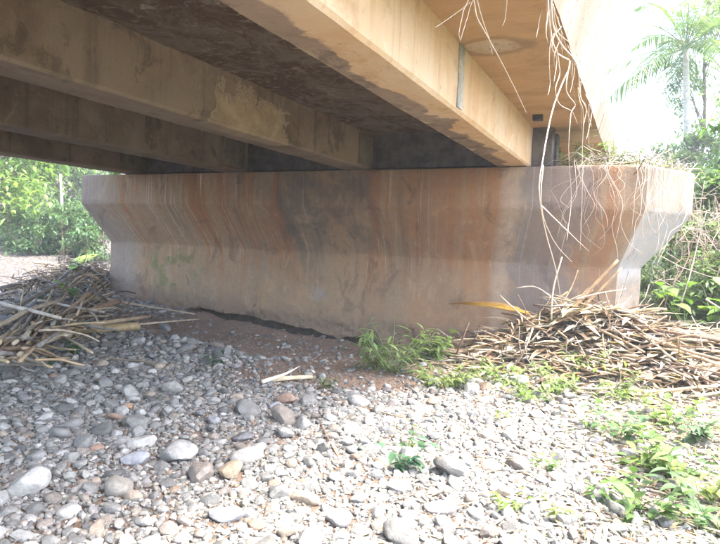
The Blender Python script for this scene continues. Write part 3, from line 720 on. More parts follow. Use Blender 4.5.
# pale bamboo pole with nodes
P = spline([gp(72, 329, .10), gp(106, 328, .07), gp(138, 326, .06)], 30); P0 = P[15].copy(); P0[2] -= .05
R = np.full(30, .062); R[[6, 14, 22]] *= 1.13; b = MB(); b.tube(P-P0, R, 10, (.47, .36, .2)); o = link('bamboo_pole', b.mesh('bamboo_pole'), M_WOOD); o.location = P0
tag(o, 'thick pale yellow bamboo pole lying on gravel before the driftwood heap', 'bamboo pole')
stick('driftwood_stick', [gp(130, 325, .05), gp(165, 322, .06), gp(200, 319, .03)], .02, .012, PALE, 'thin pale stick continuing past the bamboo towards the scour gap', 'driftwood')
stick('driftwood_pole', [Z3(-12, 357, .05), Z3(40, 336, .12), Z3(84, 317, .16)], .035, .028, PALE, 'long pale pole at the front edge of the driftwood heap', 'driftwood', sides=8)
stick('driftwood_pole', [Z3(-10, 345, .12), Z3(30, 336, .16), Z3(64, 326, .18)], .028, .020, (.38, .28, .18), 'slim tan pole lying just behind the long pale front pole', 'driftwood')
stick('driftwood_branch', [Z3(74, 296, .25), Z3(100, 298, .22), Z3(133, 304, .12), Z3(195, 314, .05)], .035, .014, (.40, .33, .25), 'long pale branch running along the foot of the pier', 'driftwood', n=16)
stick('driftwood_log', [Z3(2, 289, .12), Z3(28, 283, .14), Z3(55, 276, .12)], .07, .055, DKW, 'dark wet log lying behind the driftwood heap', 'driftwood', sides=8)
stick('driftwood_branch', [gp(34, 262, .3), gp(52, 264, .2), gp(74, 270, .1)], .06, .035, (.38, .3, .22), 'pale bare branch on the sunlit gravel bar behind the heap', 'driftwood')
stick('driftwood_branch', [Z3(64, 292, .1), Z3(82, 276, .5), Z3(98, 279, .5), Z3(106, 294, .15)], .025, .018, (.30, .22, .14), 'arched brown root curling up out of the driftwood heap', 'driftwood', n=18)
stick('driftwood_branch', [Z3(58, 300, .1), Z3(78, 283, .4), Z3(93, 284, .4), Z3(100, 300, .1)], .02, .014, (.2, .15, .1), 'second arched root nested under the first in the heap', 'driftwood', n=18)
stick('driftwood_stick', [Z3(118, 312, .1), Z3(127, 305, .2), Z3(137, 296, .32)], .012, .006, BROWN, 'short thin twig poking up beside the pier edge', 'driftwood')
for a0, h0, a1, h1_, r_, nm, c_ in [((-15, 330), .35, (60, 300), .45, .030, 'pale straight pole resting high across the driftwood heap', PALE), ((20, 345), .15, (92, 292), .50, .026, 'tan straight pole slanting up to the pier end', TAN),
   ((5, 312), .3, (88, 268), .6, .034, 'grey straight pole on the back of the driftwood heap', GREY), ((30, 300), .3, (104, 312), .35, .022, 'bleached pole crossing the heap towards the pier', (.52, .45, .36)),
   ((-12, 318), .2, (48, 330), .3, .024, 'brown pole dipping forward over the heap', BROWN), ((60, 262), .5, (106, 300), .4, .028, 'dark rotten limb propped on the pier end', DKW), ((52, 330), .25, (150, 316), .12, .034, 'long tan pole lying out of the heap along the pier foot', (.40, .30, .2)), ((-14, 360), .1, (70, 334), .2, .038, 'thick pale pole lowest at the front of the heap', (.50, .42, .32)),
   ((-10, 300), .4, (60, 318), .45, .03, 'bleached crooked pole on top of the heap', (.55, .48, .39))]:
    stick('driftwood_pole', wobble(Z3(*a0, h0), Z3(*a1, h1_), 6, .012), r_, r_*.7, c_, nm, 'driftwood', sides=8)
for k in range(170):
    a = np.array([rng.uniform(-10, 100), 0]); a[1] = 348-.46*a[0]+rng.normal(0, 9); L = rng.uniform(14, 62); th = rng.normal(-.36, .48)
    b2 = a+L*np.array([math.cos(th), math.sin(th)]); 
    if b2[0] > 118: continue
    h1, h2 = rng.uniform(.03, .38, 2); c_ = [PALE, TAN, BROWN, GREY, STRAW][int(rng.integers(5))]
    nm = {0: 'pale', 1: 'tan', 2: 'dark brown', 3: 'grey', 4: 'straw coloured'}[[PALE, TAN, BROWN, GREY, STRAW].index(c_)]
    stick('driftwood_stick', wobble(Z3(*a, h1), Z3(*b2, h2), 5, .018), rng.uniform(.010, .026), rng.uniform(.005, .013), c_, f'thin {nm} stick in the tangled driftwood heap', 'driftwood', f'{nm} sticks in the driftwood heap', sides=6)
# tangle of fine roots and straw
def tangle(name, n, sampler, length, rad, cols, label, cat, zdir=.25, curl=.25, bias=None):
    b = MB()
    for i in range(n):
        p = sampler(); d = rdir(1, -zdir, zdir*1.4)[0]; d = d if bias is None else d+np.array(bias)*rng.choice([-1, 1]); d /= np.linalg.norm(d); l = length*rng.uniform(.4, 1.3); P = wobble(p-d*l/2, p+d*l/2, 6, curl*l*.35)
        gzv = gz(P[:, 0], P[:, 1]); P[:, 2] = np.maximum(P[:, 2], gzv+.004); b.tube(P, np.linspace(rad*rng.uniform(.6, 1.5), rad*.4, 6), 4, np.array(cols[int(rng.integers(len(cols)))])*rng.uniform(.7, 1.2))
    o = link(name, b.mesh(name), M_WOOD); return tag(o, label, cat, kind='stuff')
def samp_left():
    t = rng.uniform(0, 1)
    if rng.uniform() < .6: x_, y_ = rng.normal(-10.75, .5), rng.normal(8.0, .6)
    else: x_, y_ = -7.0-3.2*t+rng.normal(0, .45), 4.6+3.0*t+rng.normal(0, .45)
    if x_ > -9.9 and y_ > 7.9: x_ = -10.6
    return np.array([x_, y_, float(gz(x_, y_))+abs(rng.normal(0, .16))])
tangle('root_tangle', 620, samp_left, .8, .009, [BROWN, TAN, GREY, DKW, PALE], 'tangle of fine dead roots and twigs washed against the pier end', 'root tangle', .35, .2, (-.9, .8, .15))
def heap_leaves(n, sampler, L, W, cols, name, label, cat, zlo=-.15, zhi=.35):
    P = np.array([sampler() for _ in range(n)]); V, F, m = leaf_arrays(P+[0, 0, .01], rdir(n, zlo, zhi), L*rng.uniform(.5, 1.3, n), W*rng.uniform(.5, 1.3, n), .15, 3)
    c_ = np.array(cols)[rng.integers(len(cols), size=n)]*rng.uniform(.7, 1.2, (n, 1)); o = link(name, npmesh(name, V, F, True, col=np.repeat(c_, m, 0)), M_DRY); return tag(o, label, cat, kind='stuff')
heap_leaves(420, samp_left, .4, .06, [BROWN, TAN, GREY, PALE, (.5, .43, .33)], 'dry_leaves', 'dry torn leaves caught in the driftwood heap by the pier end', 'dry leaves')
def banana_leaf(name, pts, width, col, rib, label, fold=.25, ribr=.012, torn=0., cat='leaf', tip=None):
    P = spline(pts, 26); P0 = P[0].copy(); P = P-P0; T = np.gradient(P, axis=0); T /= np.linalg.norm(T, axis=1)[:, None]
    S = np.cross(T, [0, 0, 1.]); S /= np.linalg.norm(S, axis=1)[:, None]; N = np.cross(S, T); V = []
    for i in range(26):
        t = i/25; wv = width*(.06+math.sin(math.pi*t**.8)**.7)*.5*(1-torn*rng.uniform(0, .6))
        for k, e in enumerate((-1, -.5, 0, .5, 1)): V.append(P[i]+S[i]*wv*e+N[i]*(fold*wv*abs(e)+.004*rng.normal()))
    F = [(i*5+j, i*5+j+1, i*5+6+j, i*5+5+j) for i in range(25) for j in range(4)]
    root = empty(name, tuple(P0), label, cat); c_ = tint(26, col, .12); c_[:] = c_ if tip is None else c_*(1-np.linspace(0, 1, 26)[:, None]**1.4)+np.array(tip)*np.linspace(0, 1, 26)[:, None]**1.4; c_ = np.repeat(c_, 5, 0)
    link('blade', npmesh('blade', V, np.array(F), True, col=c_), M_LEAF, root); b = MB(); b.tube(P-N*.006, np.linspace(ribr, .003, 26), 6, rib); link('midrib', b.mesh('midrib'), M_WOOD, root); return root
# grey banana stalk carrying a green blade
A = Z3(12, 326, .10); B = Z3(70, 270, .40); D_ = Z3(98, 254, .50)
stick('banana_stalk', [A, .5*(A+B)+[0, 0, .02], B], .045, .022, (.17, .16, .15), 'straight grey banana stalk propped on the driftwood, bearing a green blade', 'banana stalk', sides=8, n=14)
banana_leaf('banana_leaf', [B+(B-A)*.01, .5*(B+D_)+[0, 0, .05], D_], .34, (.16, .30, .03), (.25, .32, .08), 'bright green banana leaf at the tip of the grey stalk')
for a, b_, c_, L_ in [(72, 292, (.10, .2, .04), 'dark green torn leaf caught in the driftwood heap'), (60, 284, (.17, .3, .04), 'light green torn leaf caught high in the driftwood heap'), (38, 297, (.05, .11, .05), 'broad bluish green leaf lying on the driftwood heap')]:
    p = Z3(a, b_, .3); banana_leaf('torn_leaf', [p, p+[.15, -.1, .06], p+[.34, -.2, -.03]], .2, c_, (.2, .25, .08), L_, .3, .006, .5)

# ------------------------------------------------------------------ heap of palm litter, right
def heap(x_, y_): return .52*math.exp(-(((x_+.75)/1.0)**2+((y_-7.85)/.42)**2))+.12*math.exp(-(((x_-.5)/1.0)**2+((y_-7.3)/.6)**2))
def samp_right():
    while True:
        x_, y_ = rng.normal(-.4, .95), rng.normal(7.55, .45)
        if y_ < 8.38 and -2.6 < x_ < 1.9: return np.array([x_, y_, float(gz(x_, y_))+heap(x_, y_)*rng.uniform(.1, 1.0)])
tangle('palm_litter', 560, samp_right, 1.15, .010, [PALE, TAN, BROWN, BROWN, GREY, DKW, (.45, .38, .29)], 'matted heap of dry straw and palm litter against the sunny end of the pier', 'litter heap', .3, .12, (.7, -.35, -.05))
heap_leaves(2300, samp_right, .46, .085, [PALE, TAN, (.45, .38, .30), BROWN, GREY], 'dry_leaves', 'dry narrow leaves matted over the litter heap by the pier', 'dry leaves')
def Y3(px, py, Y): return onY(px, py, Y)
SR = [
 ([(500, 347, 7.35), (610, 370, 7.2), (728, 402, 7.0)], .028, .022, (.45, .34, .2), 'long straight straw coloured pole lying across the front of the litter heap'),
 ([(548, 372, 7.3), (551, 330, 7.5), (553, 290, 7.6), (562, 257, 7.7)], .016, .009, (.48, .38, .24), 'upright pale stalk standing out of the litter heap'),
 ([(556, 328, 7.7), (585, 295, 7.8), (618, 260, 7.85)], .032, .018, (.34, .23, .13), 'thick leaning brown stalk fanning up from the litter heap'),
 ([(558, 330, 7.72), (590, 300, 7.8), (622, 268, 7.8)], .022, .012, (.40, .28, .16), 'second leaning stalk just below the thick brown one'),
 ([(552, 320, 7.7), (570, 290, 7.8), (578, 270, 7.85)], .014, .007, (.36, .26, .16), 'short forked stalk between the upright and leaning stalks'),
 ([(516, 288, 7.9), (535, 287, 7.9), (552, 298, 7.8), (562, 312, 7.7)], .010, .008, (.5, .42, .33), 'bent pale twig bridging over the edge of the litter heap nearest the yellow leaf'),
 ([(576, 299, 7.7), (600, 293, 7.75), (626, 289, 7.8)], .010, .005, (.5, .43, .33), 'thin pale twig pointing from the fanned stalks to the pier nose'),
 ([(500, 296, 7.7), (530, 322, 7.5), (566, 345, 7.3)], .012, .008, (.42, .33, .22), 'thin straight stick leaning down the heap beside the yellow leaf'),
 ([(480, 330, 7.6), (520, 345, 7.4), (560, 352, 7.3)], .014, .010, (.26, .18, .12), 'brown stick low at the foot of the heap under the yellow leaf'),
 ([(455, 342, 7.7), (480, 352, 7.6), (500, 362, 7.4)], .013, .010, (.40, .32, .22), 'pale broken stick end beside the weeds at the pier foot'),
 ([(640, 385, 6.9), (690, 405, 6.7), (730, 425, 6.5)], .035, .028, (.30, .19, .10), 'thick brown split stalk on the sunny bank below the heap'),
 ([(600, 360, 7.2), (650, 392, 6.8), (690, 420, 6.5)], .024, .018, (.45, .34, .21), 'pale stalk sliding down the bank below the heap'),
 ([(560, 385, 6.9), (600, 395, 6.7), (640, 398, 6.6)], .02, .014, (.42, .33, .22), 'short tan stalk lying flat before the heap'),
]
for pts, r0, r1, c_, lab in SR: stick('dry_stalk', [Y3(*p) for p in pts], r0, r1, c_, lab, 'dry stalk', n=14)
for k in range(80):
    p = samp_right(); a = rng.normal(-.5, .5); L = rng.uniform(.5, 1.7); d = np.array([math.cos(a), math.sin(a)*.6, rng.normal(.02, .1)])*L; q_ = p+d
    if q_[1] > 8.35 or q_[0] > 2.2: continue
    p[2] += .05; q_[2] = float(gz(q_[0], q_[1]))+heap(q_[0], q_[1])+rng.uniform(.02, .22)
    kk = int(rng.integers(4)); c_ = [STRAW, (.52, .44, .32), TAN, BROWN][kk]; nm = ['straw yellow', 'bleached', 'tan', 'brown'][kk]
    stick('dry_stalk', wobble(p, q_, 6, .02), rng.uniform(.008, .03), rng.uniform(.005, .015), c_, f'{nm} stalk strewn on the litter heap', 'dry stalk', f'{nm} stalks strewn on the litter heap', sides=6)
banana_leaf('dry_banana_leaf', [Y3(530, 314, 7.8), Y3(490, 307, 7.75), Y3(449, 304, 7.7)], .22, (.34, .22, .085), (.36, .22, .1), 'curled yellow and brown dead banana leaf jutting from the litter heap', .6, .012, .25, 'leaf', (.16, .07, .03))
banana_leaf('palm_sheath', [Y3(618, 345, 7.45), Y3(650, 356, 7.35), Y3(690, 372, 7.25)], .36, (.24, .17, .14), (.2, .14, .1), 'broad curled brown palm sheath lying on the bank side of the heap', -.5, .012, .1, 'palm sheath')
banana_leaf('palm_sheath', [Y3(480, 372, 7.2), Y3(496, 352, 7.35), Y3(505, 340, 7.4)], .12, (.45, .37, .26), (.4, .3, .2), 'crumpled pale leaf sheath hanging down the heap near the pier weeds', -.4, .008, .3, 'palm sheath')
def dry_frond(pts, L, col, label):
    P = spline(pts, 22); P0 = P[0].copy(); P = P-P0; T = np.gradient(P, axis=0); T /= np.linalg.norm(T, axis=1)[:, None]; S = np.cross(T, [0, 0, 1.]); S /= np.linalg.norm(S, axis=1)[:, None]
    rt = empty('dry_palm_frond', tuple(P0), label, 'palm frond'); b = MB(); b.tube(P, np.linspace(.022, .006, 22), 6, np.array(col)*.8); link('rachis', b.mesh('rachis'), M_WOOD, rt)
    pos, dd = [], []
    for i in range(2, 22):
        for s_ in (-1, 1, -1, 1): pos.append(P[i]+.02*rng.normal(size=3)); dd.append(S[i]*s_*rng.uniform(.4, 1)+T[i]*rng.uniform(.4, 1)+np.array([0, 0, rng.normal(-.1, .25)]))
    n = len(pos); V, F, m = leaf_arrays(np.array(pos), np.array(dd), L*rng.uniform(.6, 1.2, n), .028, .3, 3); link('leaflets', npmesh('leaflets', V, F, True, col=tint(n, col, .25, m)), M_DRY, rt)
for pts, L, c_, lab in [
 ([(500, 352, 7.3), (560, 340, 7.5), (610, 335, 7.6)], .35, (.36, .28, .19), 'dry palm frond lying along the shoulder of the litter heap nearest the weeds'),
 ([(590, 345, 7.4), (640, 352, 7.4), (700, 372, 7.2)], .40, (.44, .36, .26), 'bleached dry palm frond trailing down the bank side of the heap'),
 ([(530, 375, 7.0), (590, 372, 7.0), (650, 390, 6.8)], .35, (.40, .31, .2), 'dry palm frond spread on the ground before the heap'),
 ([(480, 378, 7.0), (500, 352, 7.3), (520, 322, 7.6)], .28, (.30, .22, .15), 'brown dry palm frond leaning on the heap beside the weeds'),
 ([(650, 372, 7.1), (690, 390, 6.9), (735, 400, 6.8)], .36, (.47, .38, .27), 'straw coloured dry palm frond at the bank-side foot of the heap'),
 ([(545, 318, 7.9), (600, 322, 7.8), (655, 345, 7.6)], .42, (.33, .25, .18), 'brown dry palm frond draped over the crest of the heap'),
 ([(520, 340, 7.6), (575, 352, 7.3), (630, 362, 7.2)], .40, (.46, .38, .29), 'pale dry palm frond across the middle of the heap'),
 ([(600, 390, 6.6), (650, 402, 6.4), (700, 425, 6.1)], .3, (.43, .35, .25), 'thin dry palm frond lying lower on the sunny bank'),
]: dry_frond([np.maximum(onY(*p), [-99, -99, float(gz(*onY(*p)[:2]))+.05]) for p in pts], L, c_, lab)
for k, (a_, b_, lab) in enumerate([(505, 385, 'green weed pushing through the litter beside the leaning frond'), (560, 392, 'green weed at the foot of the heap before the long pole'), (620, 400, 'pale green weed between stalks below the heap'), (585, 372, 'green weed sprouting inside the litter heap'), (530, 402, 'low green weed on silt before the litter heap')]):
    plant('weed', gp(a_, b_), lab, 'weed', None, stems=12, h=.26, leaf=.14, wid=.035, per=7, col=(.15, .22, .07), spread=1.1)
# husk and plank bits on the gravel
stick('dry_husk', [gp(268, 380, .03), gp(290, 378, .05), gp(312, 377, .03)], .03, .02, (.55, .45, .3), 'split pale dry husk lying on gravel before the silt', 'husk')
stick('driftwood_stick', [gp(262, 382, .05), gp(285, 374, .08), gp(300, 366, .03)], .022, .006, (.6, .54, .45), 'bleached stick crossing the pale husk', 'driftwood')
stick('driftwood_stick', [gp(321, 425, .02), gp(330, 442, .02), gp(338, 457, .02)], .008, .005, (.25, .15, .1), 'thin reddish twig lying alone on the open gravel', 'driftwood')
stick('driftwood_stick', [gp(330, 338+60, .02), gp(385, 413, .02), gp(412, 420, .02)], .008, .005, (.3, .22, .15), 'long thin twig lying along the bare silt', 'driftwood')
stick('driftwood_stick', [gp(100, 358, .02), gp(140, 361, .03), gp(180, 366, .02)], .010, .006, (.33, .26, .18), 'slender tan twig lying across shaded gravel before the bamboo', 'driftwood')
# straw and grass on the sunny side
def samp_bank():
    while True:
        x_, y_ = rng.uniform(-1.3, 2.4), rng.uniform(2.4, 7.4)
        if rng.uniform() < .25+.75*float(smooth01(-1.2, .6, x_-.15*(y_-6)**2*.1)): return np.array([x_, y_, float(gz(x_, y_))+.012])
heap_leaves(4200, samp_bank, .18, .02, [STRAW, PALE, (.5, .43, .32), TAN], 'leaf_litter', 'thin dry leaf litter strewn over the sunny gravel bank', 'leaf litter', -.05, .2)
def grass(name, pts, h, col, label, var=.3, wid=.007):
    n = len(pts); d = rdir(n, .35, .98); V, F, m = leaf_arrays(np.asarray(pts), d, h*rng.uniform(.4, 1.2, n), wid, .35, 3)
    o = link(name, npmesh(name, V, F, True, col=tint(n, col, var, m)), M_LEAF); return tag(o, label, 'grass', kind='stuff')
gpts = []
while len(gpts) < 9000:
    x_, y_ = rng.uniform(-2.6, 3.5), rng.uniform(2.6, 8.2); d_ = float(fbm(x_*1.1, y_*1.1, 55))
    wgt = smooth01(-.75, .5, x_)*.9*(.35+.65*smooth01(-.1, .25, d_))+.8*smooth01(5.6, 6.3, y_)*smooth01(7.6, 7.0, y_)*smooth01(-2.6, -1.5, x_)
    if d_+.25 > 0 and rng.uniform() < wgt and not (y_ > 7.0 and x_ < 1.0): gpts.append((x_, y_, float(gz(x_, y_))-.01))
grass('grass', gpts, .13, (.16, .21, .07), 'short bright grass patches on the sunny bank below the litter heap')

# ------------------------------------------------------------------ roots hanging from the deck edge
def root(pts, X, r, lab, col=(.55, .45, .36), grp=None):
    P = spline([onX(a, b, X+dx) for a, b, dx in [(q_+(0,))[:3] if len(q_) == 2 else q_ for q_ in pts]], 30); P = P+.006*np.cumsum(rng.normal(size=P.shape), 0)*np.array([.3, .3, .1])*.6
    P0 = P[0].copy(); b = MB(); b.tube(P-P0, np.linspace(r, r*.45, 30), 6, col); o = link('hanging_root', b.mesh('hanging_root'), M_ROOT); o.location = P0; return tag(o, lab, 'root', grp)
HR = 'pale aerial root hanging from the bridge deck edge'
root([(547, -14), (549, 20), (556, 52), (571, 62), (562, 85), (553, 110), (545, 150), (540, 190), (546, 230), (556, 268), (561, 300)], -.62, .0075, 'longest pale root hanging from deck edge down to the litter heap')
root([(551, -14), (552, 25), (560, 45), (573, 60), (577, 75), (578, 95), (584, 108), (590, 126)], -.58, .006, 'pale root clinging along the lower deck edge')
root([(557, 50), (560, 72), (556, 90), (561, 105), (573, 112), (578, 124)], -.60, .004, 'short kinked rootlet crossing the deck edge roots')
root([(570, 61), (566, 90), (575, 104), (571, 115), (569, 150), (572, 200), (568, 240)], -.60, .005, 'forked pale root ending before the pier cap')
root([(578, 88), (580, 100), (584, 112), (583, 150), (582, 200), (580, 250)], -.55, .004, 'thin straight root hanging beside the forked one')
root([(548, 10), (546, 30), (548, 42)], -.62, .006, 'stubby root end hanging at the deck edge')
root([(544, -12), (540, 15), (535, 38)], -.72, .004, 'short bare root dangling under the cantilever near its edge')
root([(507, -14), (506, 10), (503, 25)], -.85, .004, 'short straight root dangling under the cantilever')
root([(472, -14), (476, 15), (486, 35), (505, 70), (526, 113)], -.95, .005, 'long straight root slanting under the cantilever soffit')
root([(473, -12), (482, 20), (490, 40), (493, 55)], -.95, .004, 'short root beside the long slanting one')
root([(471, -6), (462, 12), (458, 30), (460, 41)], -.98, .0035, 'hooked thin root beside the slanting roots')
root([(474, -6), (466, 20), (461, 40)], -.98, .003, 'finest straight root beside the hooked one')
root([(470, 2), (455, 15), (438, 27)], -1.05, .003, 'thin root stretching towards the ochre girder')
root([(541, 205), (556, 220), (575, 238), (590, 252)], -.62, .005, 'side root branching off the longest hanging root')
root([(543, 165), (540.5, 188), (542, 215), (556, 245), (572, 262)], -.62, .004, 'thin companion of the longest hanging root')
for k in range(14):
    a = rng.uniform(548, 592); yb_ = (a-550)*2.78; n_ = int(rng.integers(3, 6)); P_ = [(a, yb_-4)]
    for j in range(n_): P_.append((P_[-1][0]+rng.normal(1.5, 4), P_[-1][1]+rng.uniform(10, 24)))
    root(P_, -.60, rng.uniform(.0022, .0045), 'fine pale rootlet hanging below the lower deck edge', (.5, .41, .33), 'fine rootlets below the deck edge')
# dry roots draped over the pier cap
for k in range(44):
    a = rng.uniform(572, 694); P = [np.array(onY(a-rng.normal(0, 10), 160+rng.uniform(-4, 5), 8.2)), np.array(onY(a, 167, 7.97)), np.array(onY(a+rng.normal(0, 2), 176, 7.94))]; y_ = 176; aa = a
    for j in range(int(rng.integers(2, 6))): y_ += rng.uniform(9, 24); aa += rng.normal(0, 8); P.append(np.array(onY(aa, y_, 7.90+.0*j)))
    for p in P:
        if p[0] > 0: p[1] = max(p[1], 7.92+max(0, p[0]-.03)*1.745)
    P = spline(P, 18); P0 = P[0].copy(); b = MB(); r_k = rng.uniform(.0022, .0055); b.tube(P-P0, np.linspace(r_k, r_k*.5, 18), 5, np.array((.48, .39, .31))*rng.uniform(.6, 1.1)); o = link('draped_root', b.mesh('draped_root'), M_ROOT); o.location = P0
    tag(o, 'thin dry rootlet draped over the sunny end of the pier cap', 'root', 'dry rootlets draped over the pier cap')
# plants growing on the cap
tp = []
while len(tp) < 1500:
    x_, y_ = rng.uniform(-1.1, .5), rng.uniform(8.08, 9.6)
    if abs(y_-9) < .96-max(0, x_-.027)/.573 and not (x_ < -1.0): tp.append((x_, y_, ZT-.01))
grass('grass', tp[:1100], .26, (.12, .15, .05), 'thin green grass growing on top of the pier cap end', .35, .008)
def samp_cap(): p = tp[int(rng.integers(len(tp)))]; return np.array([p[0], p[1], ZT+abs(rng.normal(0, .07))])
tangle('dry_vines', 420, samp_cap, .55, .005, [(.5, .43, .34), PALE, GREY, BROWN], 'dry vine tangle lying on top of the pier cap end', 'dry vines', .3, .5)
for k, (x_, y_) in enumerate([(-1.0, 8.75), (-.72, 8.5), (-.55, 8.7), (-.35, 8.4), (-.2, 8.85)]):
    plant('cap_weed', (x_, y_, ZT), 'leafy weed rooted on the pier cap beside the deck end', 'weed', 'weeds on the pier cap', stems=8, h=.42, leaf=.12, wid=.035, per=8, col=(.10, .16, .04), spread=.6)
plant('cap_weed', (-9.9, 8.35, ZT), 'small bright weed on the shaded driftwood end of the pier cap', 'weed', stems=6, h=.14, leaf=.10, wid=.05, per=5, col=(.13, .24, .03), spread=1.)
p = onY(670, 180, 8.0)
plant('cap_weed', (p[0]-.1, 8.35, ZT-.02), 'single green sprout on the pointed sunny end of the cap', 'weed', stems=2, h=.15, leaf=.1, wid=.06, per=3, col=(.13, .26, .04), spread=1.)

# ------------------------------------------------------------------ trees and shrubs
def tree(name, base, label, cat, group=None, h=8, r=2.5, trunk=.16, leaves=5000, leaf=.16, wid=.07, col=GREEN, crown0=.3, clumps=40, bark=(.16, .125, .09), droop=.3, clump_r=.3):
    base = np.array([base[0], base[1], float(gz(base[0], base[1]))-.05]); root_ = empty(name, tuple(base), label, cat, group)
    b = MB(); top_ = np.array([rng.normal(0, .06*h), rng.normal(0, .06*h), h*.92]); T = wobble((0, 0, 0), top_, 12, .03*h); b.tube(T, np.linspace(trunk, trunk*.2, 12), 8, bark)
    LP = []; 
    for i in range(clumps):
        t = rng.uniform(crown0, 1.0); k = min(11, int(t*11)); st = T[max(1, k-2)]; prof = math.sin(math.pi*min(1, (t-crown0)/(1.02-crown0)*.8+.18))
        d = rdir(1, -.25, .5)[0]; e = T[k]+d*r*prof*rng.uniform(.35, 1.1); b.tube(wobble(st, e, 6, .05*r), np.linspace(trunk*.35, trunk*.05, 6), 5, bark)
        n = int(leaves/clumps*rng.uniform(.4, 1.6)); cr = r*clump_r*rng.uniform(.6, 1.3); q_ = rng.normal(size=(n, 3)); q_ /= np.linalg.norm(q_, axis=1)[:, None]; q_ *= (rng.uniform(0, 1, (n, 1))**.5)*cr; q_[:, 2] *= .7; LP.append(e+q_)
    link('trunk', b.mesh('trunk'), M_BARK, root_); LP = np.concatenate(LP); n = len(LP)
    V, F, m = leaf_arrays(LP, rdir(n, -.7, .5), leaf*rng.uniform(.6, 1.3, n), wid*rng.uniform(.7, 1.3, n), droop, 2)
    link('crown', npmesh('crown', V, F, True, col=tint(n, col, .3, m)), M_LEAF, root_); return root_
def at(px, dist):    # ground spot in the direction of a picture column
    r_ = ray(px, 235); r_ = r_/np.hypot(r_[0], r_[1]); return r_[0]*dist, r_[1]*dist
TL = [ # px, distance, h, r, leaf, colour, label
 (-35, 26, 8, 3.0, (.18, .27, .07), 'bright feathery tree at the far side of the gravel bar'),
 (8, 28, 8.5, 3.0, (.18, .28, .08), 'tall light green tree beyond the gravel bar'),
 (30, 33, 9, 3.2, (.14, .22, .07), 'mid green tree standing behind the light green one'),
 (52, 36, 10, 3.2, (.09, .16, .075), 'dark tree on the far bank beside the pale trunk'),
 (80, 34, 9, 2.8, (.11, .18, .09), 'shady tree on the far bank behind the pier end'),
 (105, 38, 10, 3.4, (.06, .12, .05), 'dense tree hidden mostly behind the pier end'),
 (-80, 30, 9, 3.4, (.10, .17, .04), 'broad tree standing out well beyond the open gravel bar'),
]
for a, d_, h_, r_, c_, lab in TL: tree('bank_tree', at(a, d_), lab, 'tree', None, h_, r_, .14, 5200, .30, .12, c_, .08, 46)
for k, (a, d_, h_) in enumerate([(38, 24.5, 1.8), (50, 25, 2.0), (64, 24, 1.7), (75, 25, 2.2), (88, 24, 2.0), (100, 23, 1.8), (22, 25.5, 1.6)]):
    tree('bank_shrub', at(a, d_), ('low ' if h_ < 1.75 else 'high ' if h_ > 1.95 else '')+'dark leafy shrub at the edge of the gravel bar '+('below the light green tree' if a < 45 else 'by the pale trunk' if a < 70 else 'behind the pier end'), 'shrub', 'shrubs along the gravel bar', h_, 1.1, .04, 1500, .17, .08, (.08, .14, .065), .05, 24, clump_r=.4)
x_, y_ = at(61, 25.5); stick('bare_trunk', [(x_, y_, .2), (x_+.05, y_, 1.8), (x_-.08, y_, 3.6)], .07, .05, (.36, .33, .28), 'pale bare trunk standing before the dark far bank trees', 'tree trunk', sides=8)
# palm
def palm(base, h, label, nf=20, L=3.0):
    base = np.array([base[0], base[1], float(gz(*base))-.1]); rt = empty('palm_tree', tuple(base), label, 'palm tree'); b = MB()
    T = wobble((0, 0, 0), (.15, .1, h-base[2]), 16, .12); b.tube(T, np.linspace(.17, .11, 16), 10, (.42, .40, .36)); link('trunk', b.mesh('trunk'), M_BARK, rt); tp_ = T[-1]
    for i in range(nf):
        a = i*2.399+rng.normal(0, .15); el = rng.uniform(-.15, 1.15); l = L*rng.uniform(.8, 1.1); d = np.array([math.cos(a)*math.cos(el), math.sin(a)*math.cos(el), math.sin(el)])
        t = np.linspace(0, 1, 16)[:, None]; P = tp_+d*l*t-np.array([0, 0, 1.])*l*.55*t**2.2; f = MB(); f.tube(P, np.linspace(.03, .006, 16), 5, (.2, .25, .07))
        pos, dd = [], []; S = np.cross(d, [0, 0, 1.]); S /= np.linalg.norm(S)+1e-9
        for u in np.linspace(.12, .99, 46):
            k = u*15; j = min(14, int(k)); pp = P[j]+(P[j+1]-P[j])*(k-j); tg = P[j+1]-P[j]; tg /= np.linalg.norm(tg)
            for s_ in (-1, 1): pos.append(pp); dd.append(S*s_*.9+tg*.75+np.array([0, 0, -.15])+rng.normal(0, .07, 3))
        n = len(pos); ll = .62*L/3*np.sin(np.pi*np.clip(np.repeat(np.linspace(.12, .99, 46), 2)**.7, .05, .97))+.12; V, F, m = leaf_arrays(np.array(pos), np.array(dd), ll, .055, .35, 3); f.add(V, F, tint(n, (.12, .19, .045), .2, m))
        link('frond', f.mesh('frond'), M_LEAF, rt)
    return rt
pp = onY(682, 48, 27); palm((pp[0], pp[1]), pp[2], 'tall coconut palm with drooping fronds rising behind the bank', 24, 4.6)
TR = [
 (1.75, 13.5, 4.2, 1.1, (.11, .18, .04), 'light green small tree leaning over the bank behind the pier'),
 (2.5, 18.0, 6.4, 1.5, (.12, .19, .05), 'bright leafy tree on the upper bank beside the bridge'),
 (1.3, 24.0, 5.0, 1.6, (.11, .17, .05), 'thin crowned tree beside the further bridge deck'),
 (3.3, 24.0, 9.0, 1.9, (.10, .16, .045), 'taller broad tree far along the upper bank'),
 (2.9, 33.0, 14.0, 2.4, (.11, .17, .05), 'tallest sparse tree behind the palm on the ridge'),
 (1.7, 30.0, 15.5, 2.6, (.13, .20, .06), 'very tall thin tree reaching over the palm'),
 (.2, 34.0, 6.0, 2.0, (.10, .16, .05), 'low round tree behind the far end of the bridge'),
]
for x_, y_, h_, r_, c_, lab in TR: tree('bank_tree', (x_, y_), lab, 'tree', None, h_, r_, .09, 2600, .24, .10, c_, .2, 34)
